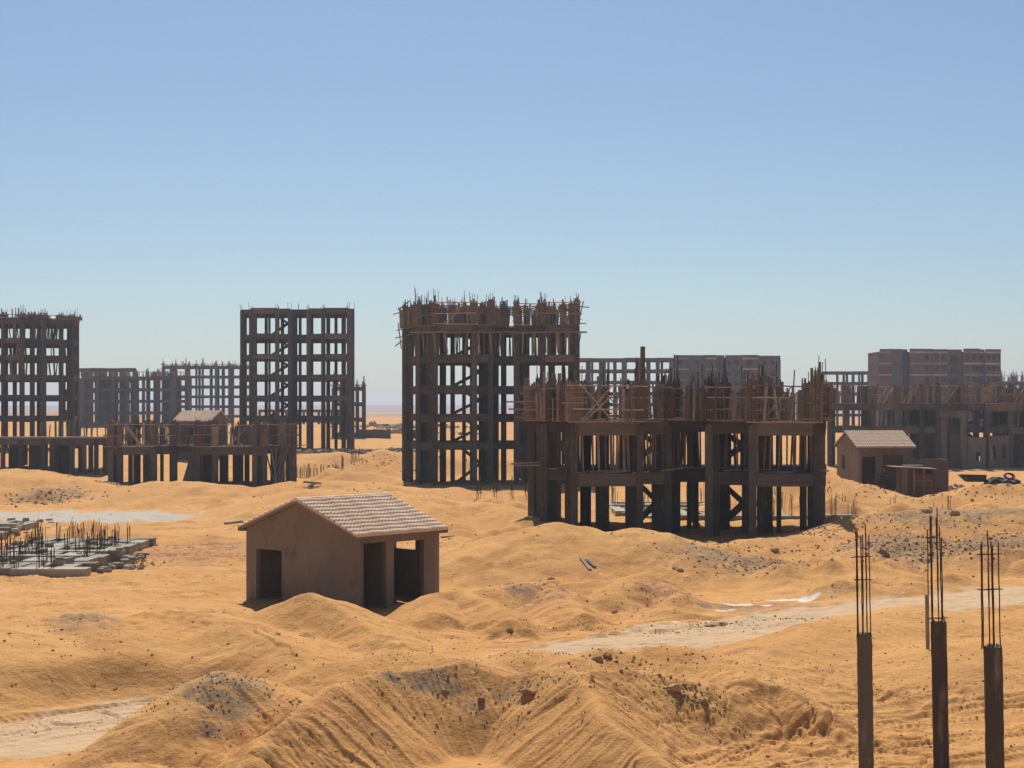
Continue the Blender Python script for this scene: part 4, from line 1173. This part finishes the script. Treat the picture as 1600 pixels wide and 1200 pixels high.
# rebar bundles in the sand
spots = [(468, 742, 176), (474, 740, 177), (481, 740, 177), (487, 739, 178), (494, 740, 177), (503, 739, 177), (512, 740, 176), (520, 738, 177), (526, 737, 178), (537, 729, 184), (551, 727, 186), (558, 727, 186),
         (1393, 806, 112), (1456, 806, 100), (1468, 806, 102), (1480, 806, 104), (1326, 806, 104)]
rnd = random.Random(12)
for i, (px, py, D) in enumerate(spots):
    x = wx(px, D); z = Hs(x, D)
    left = px < 700
    t = thing('rebar_cluster', 'bundle of upright bars in the sand between the low frame and the central tower' if left else 'short bars poking out of the sand bank right of the near frame', 'rebar', (x, D, z), 0,
              'bar bundles in the sand hollow' if left else 'bars in the right sand bank')
    for q in range(5 if left else 3):
        a = x + rnd.uniform(-.35, .35); MB().cyl((a, D + rnd.uniform(-.3, .3), z - .2), (a + rnd.uniform(-.08, .08), D, z + rnd.uniform(.9, 1.5)), .035 if left else .018, 5).build('bar', 'timber' if left and q % 2 else 'rusty_steel', t)

# ------------------------------------------------------------------ stones
def rock_mb(rnd, r, flat=.7):
    m = MB(); n, k = 8, 5
    off = [rnd.random() * 6 for _ in range(6)]
    m.v.append((0, 0, -r * flat))
    for j in range(1, k):
        ph = math.pi * j / k
        for i in range(n):
            th = 2 * math.pi * i / n
            rr = r * (1 + .22 * math.sin(2 * th + off[0] + j) + .16 * math.sin(3 * th + off[1]) + rnd.uniform(-.12, .12))
            m.v.append((rr * math.sin(ph) * math.cos(th), rr * math.sin(ph) * math.sin(th) * .85, -rr * flat * math.cos(ph)))
    m.v.append((0, 0, r * flat))
    for i in range(n): m.f.append((0, 1 + (i + 1) % n, 1 + i))
    for j in range(k - 2):
        for i in range(n):
            a = 1 + j * n + i; b = 1 + j * n + (i + 1) % n; m.f.append((a, b, b + n, a + n))
    t = len(m.v) - 1
    for i in range(n): m.f.append((t, 1 + (k - 2) * n + i, 1 + (k - 2) * n + (i + 1) % n))
    return m

rnd = random.Random(99)
def boulder(label, px, D, r, flat=.7, m='stone', name='rock', sink=.3, cat='rock', group=None, rz=None):
    D = kD(D); r *= .75; x = wx(px, D); mb = rock_mb(rnd, r, flat)
    o = mb.build(name, m); o.location = (x, D, Hs(x, D) + r * flat * (1 - 2 * sink) * .6); o.rotation_euler = (rnd.uniform(-.3, .3), rnd.uniform(-.3, .3), rnd.uniform(0, 6) if rz is None else rz)
    bv = o.modifiers.new('bevel', 'BEVEL'); bv.width = r * .06; bv.segments = 1
    return tag(o, label, cat, group)
boulder('round brown boulder alone on the sand between the mounds below the near frame', 861, 72.5, .30)
boulder('small dark stone just left of the round brown boulder', 844, 73, .14)
boulder('dark round stone half buried in the hollow above the white lime streak', 960, 64.3, .20)
boulder('dark stone right of the hut, at the foot of the slope', 713, 69, .22)
boulder('long brown clod at the left end of the grey mound below the near frame', 1060, 75, .36, .45)
boulder('dark boulder low on the sandy slope right of the hut', 797, 57.5, .18)
boulder('squarish clod high on the slope of the front amphitheatre of sand', 752, 38.5, .15)
boulder('clod with a flat top on the front sand slope, left of the squarish one', 694, 38.6, .11)
boulder('large clod on the crest of the right front sand ridge', 1053, 39.9, .24)
boulder('broken slab of crusted sand jutting from the front slope below the ridge', 826, 38.4, .30, .35)
boulder('clod at the lower end of the crest on the right front sand ridge', 1099, 39.6, .16)
boulder('dark stone in the middle of the dune left of the hut', 433, 49.4, .13)
boulder('brown clod on the grey heap at lower left', 328, 36.8, .14, .6)
boulder('rough boulder on the ridge just left of the dirt track', 932, 45.6, .24)
boulder('second rough boulder on the ridge just left of the dirt track, slightly right', 950, 45.9, .20)
boulder('big dark rock on the grey bank behind the leftmost near column', 1381, 82, .42, .6)
boulder('dark rock at the top of the bank behind the bars of the leftmost column', 1369, 86.5, .36, .7)
boulder('crusted rock at the crest of the right bank behind the middle column', 1448, 95, .55, .5)
boulder('dark rock at the top of the right bank between the middle and rightmost columns', 1490, 94.5, .42, .7)
boulder('long broken crust beside the white lime patch', 1116, 60.2, .42, .35)
boulder('dark clod at the edge of the white lime patch', 1130, 60.8, .30, .5)
boulder('dark stones heap where the sand bank meets the grey slabs of the near frame', 1210, 85, .35, .5)
boulder('reddish stone by the left foot of the hut', 371, 60.5, .15)

def icov():
    t = (1 + 5 ** .5) / 2
    v = np.array([(-1, t, 0), (1, t, 0), (-1, -t, 0), (1, -t, 0), (0, -1, t), (0, 1, t), (0, -1, -t), (0, 1, -t), (t, 0, -1), (t, 0, 1), (-t, 0, -1), (-t, 0, 1)], float)
    v /= np.linalg.norm(v[0])
    f = np.array([(0, 11, 5), (0, 5, 1), (0, 1, 7), (0, 7, 10), (0, 10, 11), (1, 5, 9), (5, 11, 4), (11, 10, 2), (10, 7, 6), (7, 1, 8), (3, 9, 4), (3, 4, 2), (3, 2, 6), (3, 6, 8), (3, 8, 9), (4, 9, 5), (2, 4, 11), (6, 2, 10), (8, 6, 7), (9, 8, 1)])
    return v, f
def pebbles(name, label, pts, sizes, m, seed):
    rg = np.random.RandomState(seed); iv, jf = icov()
    x = pts[:, 0]; y = pts[:, 1]; z = H(x[:, None], y[:, None])[:, 0]
    n = len(x); k = rg.uniform(.6, 1.3, (n, 12, 1)); ax = rg.uniform(.6, 1.5, (n, 1, 3)); ax[:, :, 2] *= .7
    a = rg.rand(n) * 6.28; ca, sa = np.cos(a), np.sin(a)
    v = iv[None] * k * ax * sizes[:, None, None]
    X = v[..., 0] * ca[:, None] - v[..., 1] * sa[:, None]; Y = v[..., 0] * sa[:, None] + v[..., 1] * ca[:, None]
    co = np.stack([X + x[:, None], Y + y[:, None], v[..., 2] + (z + sizes * .25)[:, None]], -1).reshape(-1, 3)
    fc = (jf[None] + (np.arange(n) * 12)[:, None, None]).reshape(-1, 3)
    me = bpy.data.meshes.new(name); me.from_pydata(co.tolist(), [], fc.tolist()); me.materials.append(M[m])
    o = bpy.data.objects.new(name, me); COL.objects.link(o); o['kind'] = 'stuff'; o['label'] = label
    return o
rg = np.random.RandomState(5)
P_, S_ = [], []
def patch(px, D, rx, ry, n, s0, s1):
    D = D if px < 300 and D > 60 else kD(D, px)
    s1 *= .55; s0 *= .8; n = int(n * .7)
    x = wx(px, D) + rg.normal(0, rx * .6, n); y = D + rg.normal(0, ry * .6, n)
    P_.append(np.stack([x, y], 1)); S_.append(np.exp(rg.uniform(math.log(s0), math.log(s1), n) - np.abs(rg.normal(0, .25, n))))
# everywhere
n = 5200
D_ = 1 / rg.uniform(1 / 130, 1 / 31, n); pxr = rg.uniform(-150, 1750, n)
xx = (pxr - 800) * D_ / F; cl = pnoise(xx / 5, D_ / 5, 91)
kp = (rg.rand(n) < .25 + .75 * (cl > .1)) & (road_dist(xx, D_) > 3.0)
P_.append(np.stack([xx[kp], D_[kp]], 1)); S_.append((np.exp(rg.uniform(math.log(.010), math.log(.042), n)) * (D_ / 45) ** .5)[kp])
for a in ((340, 37.0, 2.2, 1.6, 260, .015, .08), (350, 38.0, 1.6, .6, 120, .02, .09), (740, 38.8, 2.2, 1.2, 220, .015, .08), (870, 38.4, 1.6, 1.2, 160, .02, .09), (1055, 40, 1.0, .5, 140, .02, .12), (1090, 39.6, 1.0, .5, 90, .02, .10),
          (1020, 39, 2.5, 1.5, 160, .012, .06), (980, 45.8, 2.2, .7, 160, .02, .10), (820, 46, 1.5, .8, 90, .015, .06), (640, 44.5, 2.5, 1.0, 130, .015, .06), (500, 48, 3, 3, 120, .012, .05), (560, 38, 2, 1, 120, .015, .07), (470, 36, 1.4, 2, 160, .012, .06),
          (1390, 83, 3, 3, 350, .03, .22), (1460, 83, 4, 3, 420, .03, .20), (1560, 85, 4, 3, 420, .03, .20), (1450, 93, 7, 3, 350, .03, .18), (1330, 90, 3, 4, 200, .03, .15), (1150, 77, 3, 2, 260, .03, .16), (1200, 76, 2, 1.5, 120, .03, .16),
          (1120, 60.6, 1.6, .8, 160, .02, .12), (1230, 62.4, 1.6, .6, 140, .02, .12), (900, 85, 5, 3, 160, .03, .12), (1000, 82, 5, 3, 160, .03, .12), (830, 66, 2, 1.2, 120, .02, .10), (1030, 66, 1.5, 1.5, 120, .02, .10), (980, 58.8, 3, .6, 160, .02, .09),
          (75, 129, 5, 3, 300, .05, .28), (180, 141, 3, 2, 220, .05, .28), (560, 132, 8, 5, 260, .04, .2), (700, 95, 6, 4, 160, .03, .12), (205, 80, 2.0, 2, 120, .03, .2), (280, 88, 3, 2, 140, .02, .12), (60, 48, 3, 2, 140, .012, .06),
          (30, 41, 3, 1.0, 120, .015, .07), (90, 34.4, 1.4, .5, 120, .02, .08), (1200, 47, 3, 2, 100, .012, .06), (1400, 50, 4, 3, 160, .012, .05), (1300, 44, 4, 2, 120, .012, .05), (1510, 44, 3, 3, 140, .012, .06), (1240, 850 / 10, 5, 2, 200, .03, .16),
          (640, 185, 6, 3, 160, .08, .3), (1560, 120, 8, 3, 220, .05, .22), (1420, 118, 6, 3, 160, .05, .25)):
    patch(*a)
pebbles('scattered_stones', 'small stones and crumbs of crusted sand strewn over the mounds', np.concatenate(P_), np.concatenate(S_), 'stone', 3)

# ------------------------------------------------------------------ loose objects
def plank(label, px0, py0, D0, px1, D1, w_=.2, t_=.05, m='timber_pale', name='plank'):
    a = (wx(px0, D0), D0); b = (wx(px1, D1), D1)
    za, zb_ = Hs(*a) + t_, Hs(*b) + t_
    c = ((a[0] + b[0]) / 2, (a[1] + b[1]) / 2, (za + zb_) / 2)
    mb = MB().bar((a[0] - c[0], a[1] - c[1], za - c[2]), (b[0] - c[0], b[1] - c[1], zb_ - c[2]), w_, t_)
    o = mb.build(name, m); o.location = c
    return tag(o, label, 'plank')
plank('upper of two weathered planks lying on the sand right of the hut roof', 690, 0, 93.0, 742, 95.5, .2, .06, 'timber')
plank('lower of two weathered planks lying on the sand right of the hut roof', 700, 0, 92.0, 757, 92.6, .2, .06, 'timber')
plank('short plank on a reddish patch between hut and near frame', 745, 0, 87.5, 776, 88.5, .2, .06, 'timber')
plank('thick timber lying on the sand above the left eave of the hut', 352, 0, 106, 378, 107.5, .25, .18, 'timber_pale', 'timber_beam')
plank('plank on the small heap below the near frame, lying diagonally', 908, 0, 70.2, 922, 69.0, .16, .05, 'timber')
plank('second diagonal plank on the small heap below the near frame', 916, 0, 70.0, 930, 69.4, .16, .05, 'timber')

# dead bush behind the hut
def brush(label, px, D, r, h, m='leaf', name='shrub', n=260, seed=0, trunk=True):
    x = wx(px, D); z = Hs(x, D); rn = random.Random(seed)
    root = thing(name, label, 'plant', (x, D, z))
    b = MB(); tips = []
    for i in range(14):
        a = rn.uniform(0, 6.28); t = (x + r * .6 * math.cos(a) * rn.random(), D + r * .6 * math.sin(a) * rn.random(), z + h * rn.uniform(.4, .9))
        b.cyl((x, D, z - .1), t, .03, 5, .01); tips.append(t)
    b.build('stem', 'timber', root)
    l = MB()
    for i in range(n):
        t = rn.choice(tips); p = [t[k] + rn.gauss(0, 1) * (r * .28, r * .28, h * .14)[k] for k in range(3)]
        u = Vector((rn.gauss(0, 1), rn.gauss(0, 1), rn.gauss(0, 1))).normalized() * .11; v = Vector((rn.gauss(0, 1), rn.gauss(0, 1), rn.gauss(0, 1))).normalized() * .07
        k = len(l.v); P0 = Vector(p); l.v += [tuple(P0 - u), tuple(P0 + v), tuple(P0 + u), tuple(P0 - v)]; l.f.append((k, k + 1, k + 2, k + 3))
    l.build('foliage', m, root)
brush('dark green bush beside the doorway of the second hut', 1379, 131, .85, 2.6, seed=1, n=420)
brush('small bush above the rusty shed next to the breeze-block wall', 1417, 130.5, .7, 2.9, seed=2, n=220)

# breeze-block wall, rusty shed, boat-like skip, tarpaulins, sacks, tyre
D0 = 129.5
zr = 1.2
t = thing('block_wall', 'rough breeze-block wall joining the right side of the small hut', 'wall', (wx(1450, D0), D0, zr))
wl = MB(); rn = random.Random(6); x = wx(1424, D0)
while x < wx(1474, D0): wl.box(x, D0, zr - .8, x + .42, D0 + .2, wz(717, D0) - rn.choice([0, 0, .0, .12])); x += .42
wl.box(x, D0 + .01, zr - .8, x + .2, D0 + 3.0, wz(718, D0)); wl.build('wall', 'blockwork', t)
Ds = 126
t = thing('rusty_shed', 'low shed of rusty red sheets with a dark doorway and a sagging flat roof', 'shed', (wx(1432, Ds), Ds, 1.3))
a, b_ = wx(1404, Ds), wx(1460, Ds); zb, zt = .6, wz(732, Ds)
MB().box(a + .35, Ds, zb, a + .75, Ds + .1, zt - .05).build('side_panel', 'block', t)
MB().box(a + 1.25, Ds, zb, b_ - .1, Ds + .06, zt - .45).build('rusty_panel', 'rust_sheet', t)
MB().box(b_ - .1, Ds + .0, zb, b_, Ds + 1.9, zt - .05).build('side_panel', 'dark_cloth', t)
MB().box(a + .35, Ds + 1.9, zb, b_, Ds + 2.0, zt - .05).build('rear_panel', 'block', t)
for q in (1.2, 2.0): MB().box(a + q, Ds - .09, zb, a + q + .09, Ds - .01, zt - .06).build('post', 'timber', t)
for q in range(4): MB().box(a + 1.3, Ds - .05, zb + .2 + q * .42, b_ - .12, Ds - .005, zb + .24 + q * .42).build('batten', 'timber', t)
MB().hexa([(a - .5, Ds - .5, zt + .12), (b_ + .1, Ds - .45, zt - .06), (b_ + .1, Ds + 2.1, zt - .06), (a - .5, Ds + 2.1, zt + .12), (a - .5, Ds - .5, zt + .18), (b_ + .1, Ds - .45, zt + .0), (b_ + .1, Ds + 2.1, zt + .0), (a - .5, Ds + 2.1, zt + .18)]).build('roof', 'timber', t)
MB().box(a + .5, Ds + .2, zt + .19, a + 2.1, Ds + 1.0, zt + .26).build('roof_sheet', 'concrete_pale', t)

Dk = 124
t = thing('metal_trough', 'dark trough with slanted ends lying on the sand left of the tarpaulin heap', 'trough', (wx(1520, Dk), Dk, Hs(wx(1520, Dk), Dk)))
a, b_ = wx(1503, Dk), wx(1541, Dk); z0 = wz(753, Dk); z1 = wz(742, Dk)
q = MB()
q.hexa([(a + .5, Dk, z0), (b_, Dk, z0), (b_, Dk + .9, z0), (a + .5, Dk + .9, z0), (a - .1, Dk - .1, z1), (b_, Dk - .1, z1 - .05), (b_, Dk + 1.0, z1 - .05), (a - .1, Dk + 1.0, z1)])
q.build('hull', 'dark_cloth', t)
MB().bar((a - .14, Dk - .13, z1 + .03), (b_, Dk - .13, z1 - .02), .07, .06).build('rim', 'rusty_steel', t)
def heap(label, px, D, rx, ry, rz_, m, seed, name='tarpaulin_heap', cat='tarpaulin'):
    x = wx(px, D); z = Hs(x, D); nu, nv = 28, 10; mb = MB(); rg_ = np.random.RandomState(seed)
    for j in range(nv + 1):
        ph = math.pi / 2 * j / nv
        for i in range(nu):
            th = 2 * math.pi * i / nu; k = 1 + .10 * math.sin(5 * th + seed) + .08 * math.sin(9 * th + 2 * j) + .06 * rg_.randn()
            mb.v.append((rx * math.cos(ph) ** .6 * math.cos(th) * k, ry * math.cos(ph) ** .6 * math.sin(th) * k, rz_ * math.sin(ph) * (1 + .12 * math.sin(3 * th + seed)) - (.15 if j == 0 else 0)))
    for j in range(nv):
        for i in range(nu):
            a_ = j * nu + i; b2 = j * nu + (i + 1) % nu; mb.f.append((a_, b2, b2 + nu, a_ + nu))
    o = mb.build(name, m, smooth=True); o.location = (x, D, z); return tag(o, label, cat)
heap('black tarpaulin heap beside the dark trough at the right', 1556, 123.5, 1.0, .9, 1.0, 'dark_cloth', 1)
heap('second black tarpaulin heap under the coiled black hose', 1578, 123, .9, .9, .8, 'dark_cloth', 2)
hs = MB(); cx, cz = wx(1577, 122.3), wz(746, 122.3)
tor = MB(); 
for k, rr_ in enumerate((.34, .42, .30)):
    for i in range(22):
        a0, a1 = 2 * math.pi * i / 22, 2 * math.pi * (i + 1) / 22
        tor.cyl((rr_ * math.cos(a0), .1 * k - .1 + .25 * math.sin(a0), rr_ * .55 * math.sin(a0)), (rr_ * math.cos(a1), .1 * k - .1 + .25 * math.sin(a1), rr_ * .55 * math.sin(a1)), .05, 6)
o = tor.build('hose_coil', 'black_rubber'); o.location = (cx, 122.3, cz + .1); tag(o, 'coil of black hose lying on the tarpaulin heap at the right', 'hose')
# rubble piles
def pile(label, px, D, rx, ry, h, n, s, m, seed, name='rubble_pile'):
    x = wx(px, D); z = Hs(x, D); rn = random.Random(seed); mb = MB()
    for i in range(n):
        u, v = rn.gauss(0, .4), rn.gauss(0, .4); hh = max(0, 1 - math.hypot(u, v)) * h * rn.random()
        r = rock_mb(rn, s * rn.uniform(.5, 1.2), .6); k = len(mb.v)
        mb.v += [(p[0] + u * rx, p[1] + v * ry, p[2] + hh) for p in r.v]; mb.f += [tuple(q + k for q in f) for f in r.f]
    o = mb.build(name, m); o.location = (x, D, z); o['kind'] = 'stuff'; o['label'] = label
    return o
pile('pale broken blocks piled right of the breeze-block wall', 1497, 150, 2.4, 1.2, .9, 70, .2, 'rubble', 3)
pile('white scraps beside the rusty shed', 1484, 126.5, .7, .5, .45, 24, .16, 'rubble', 4)
pile('builders rubble on the ground in front of the clean tower', 520, 214, 10, 3, .5, 110, .35, 'rubble', 5)
pile('builders rubble on the ground left of the central tower', 610, 218, 8, 3, .5, 110, .35, 'rubble', 6)
pile('grey chunks at the corner of the near left foundation', 190, 77, 1.6, .8, .3, 30, .16, 'rubble', 8)

pile('scattered pale debris on the far plain between the towers', 640, 380, 22, 14, 1.0, 120, .6, 'rubble', 11)
pile('scattered dark debris on the far plain between the towers', 620, 330, 14, 10, .9, 90, .5, 'stone', 12)
pile('rubble on the sand before the far-left frames', 180, 300, 16, 10, .8, 80, .5, 'rubble', 13)
t = thing('log_pile', 'two weathered logs lying across a stump on the bank above the hut roof', 'log', (wx(487, 128), 128, Hs(wx(487, 128), 128)))
lx, lz = wx(487, 128), Hs(wx(487, 128), 128)
MB().cyl((lx - .7, 128, lz + .42), (lx + .8, 128.2, lz + .30), .10, 9, .07).build('log', 'timber', t)
MB().cyl((lx - .2, 127.6, lz + .12), (lx + .6, 127.9, lz + .34), .08, 9, .06).build('log', 'timber', t)
MB().cyl((lx + .05, 127.9, lz - .2), (lx, 128, lz + .36), .16, 9, .12).build('stump', 'timber', t)
# distant walls and a tank in the gap
def simple_wall(label, px0, px1, py0, py1, D, m, name='boundary_wall', dip=0):
    a, b = wx(px0, D), wx(px1, D); z1 = wz(py0, D); z0 = wz(py1, D) - 1.0
    t = thing(name, label, 'wall', ((a + b) / 2, D, z0)); q = MB(); n = max(3, int((b - a) / 1.5)); rn = random.Random(int(px0))
    for i in range(n):
        q.box(a + (b - a) * i / n, D, z0, a + (b - a) * (i + 1) / n, D + .3, z1 + rn.uniform(-.06, .06))
    q.build('wall', m, t)
    p = MB()
    for i in range(0, n + 1, 2):
        x = a + (b - a) * i / n; p.box(x - .2, D - .06, z0, x + .2, D - .003, z1 + .12)
    p.build('pier', 'concrete_far', t)
    return t
simple_wall('dark red brick wall low in the gap between the two towers', 560, 609, 671, 684, 300, 'brick')
simple_wall('red brick wall glimpsed through the ground floor of the central tower', 640, 668, 671, 684, 300, 'brick')
simple_wall('long low grey wall beyond the red brick wall in the gap', 588, 700, 663, 670, 420, 'blockwork')
simple_wall('grey wall just right of the dark red brick wall', 606, 680, 674, 681, 340, 'blockwork')
t = thing('water_tank', 'whitish box tank at the left end of the long low grey wall', 'tank', (wx(581.5, 415), 415, wz(669, 415)))
a, b_ = wx(576, 415), wx(587, 415)
MB().box(a, 415, wz(672, 415), b_, 417.4, wz(660, 415)).build('tank_body', 'rubble', t, .08)
MB().box(a + .3, 415.6, wz(660, 415) + .01, a + .9, 416.2, wz(659, 415) + .1).build('tank_lid', 'concrete_pale', t)
MB().box(b_ - .7, 415.6, wz(660, 415) + .01, b_ - .2, 416.2, wz(659, 415) + .15).build('tank_lid', 'concrete_pale', t)

for o in list(COL.objects):
    if '_local' in o: del o['_local']

# ------------------------------------------------------------------ haze
hm = bpy.data.materials.new('haze'); hm.use_nodes = True; n = hm.node_tree; n.nodes.clear()
pv = n.nodes.new('ShaderNodeVolumePrincipled'); mo = n.nodes.new('ShaderNodeOutputMaterial')
pv.inputs['Color'].default_value = (.86, .90, 1.0, 1); pv.inputs['Density'].default_value = HAZE = .00028
pv.inputs['Anisotropy'].default_value = .3
n.links.new(pv.outputs[0], mo.inputs['Volume'])
M['haze'] = hm
hz = MB().box(-7100, -7100, -4, 7100, 7100, 60).build('haze', 'haze'); hz['kind'] = 'stuff'
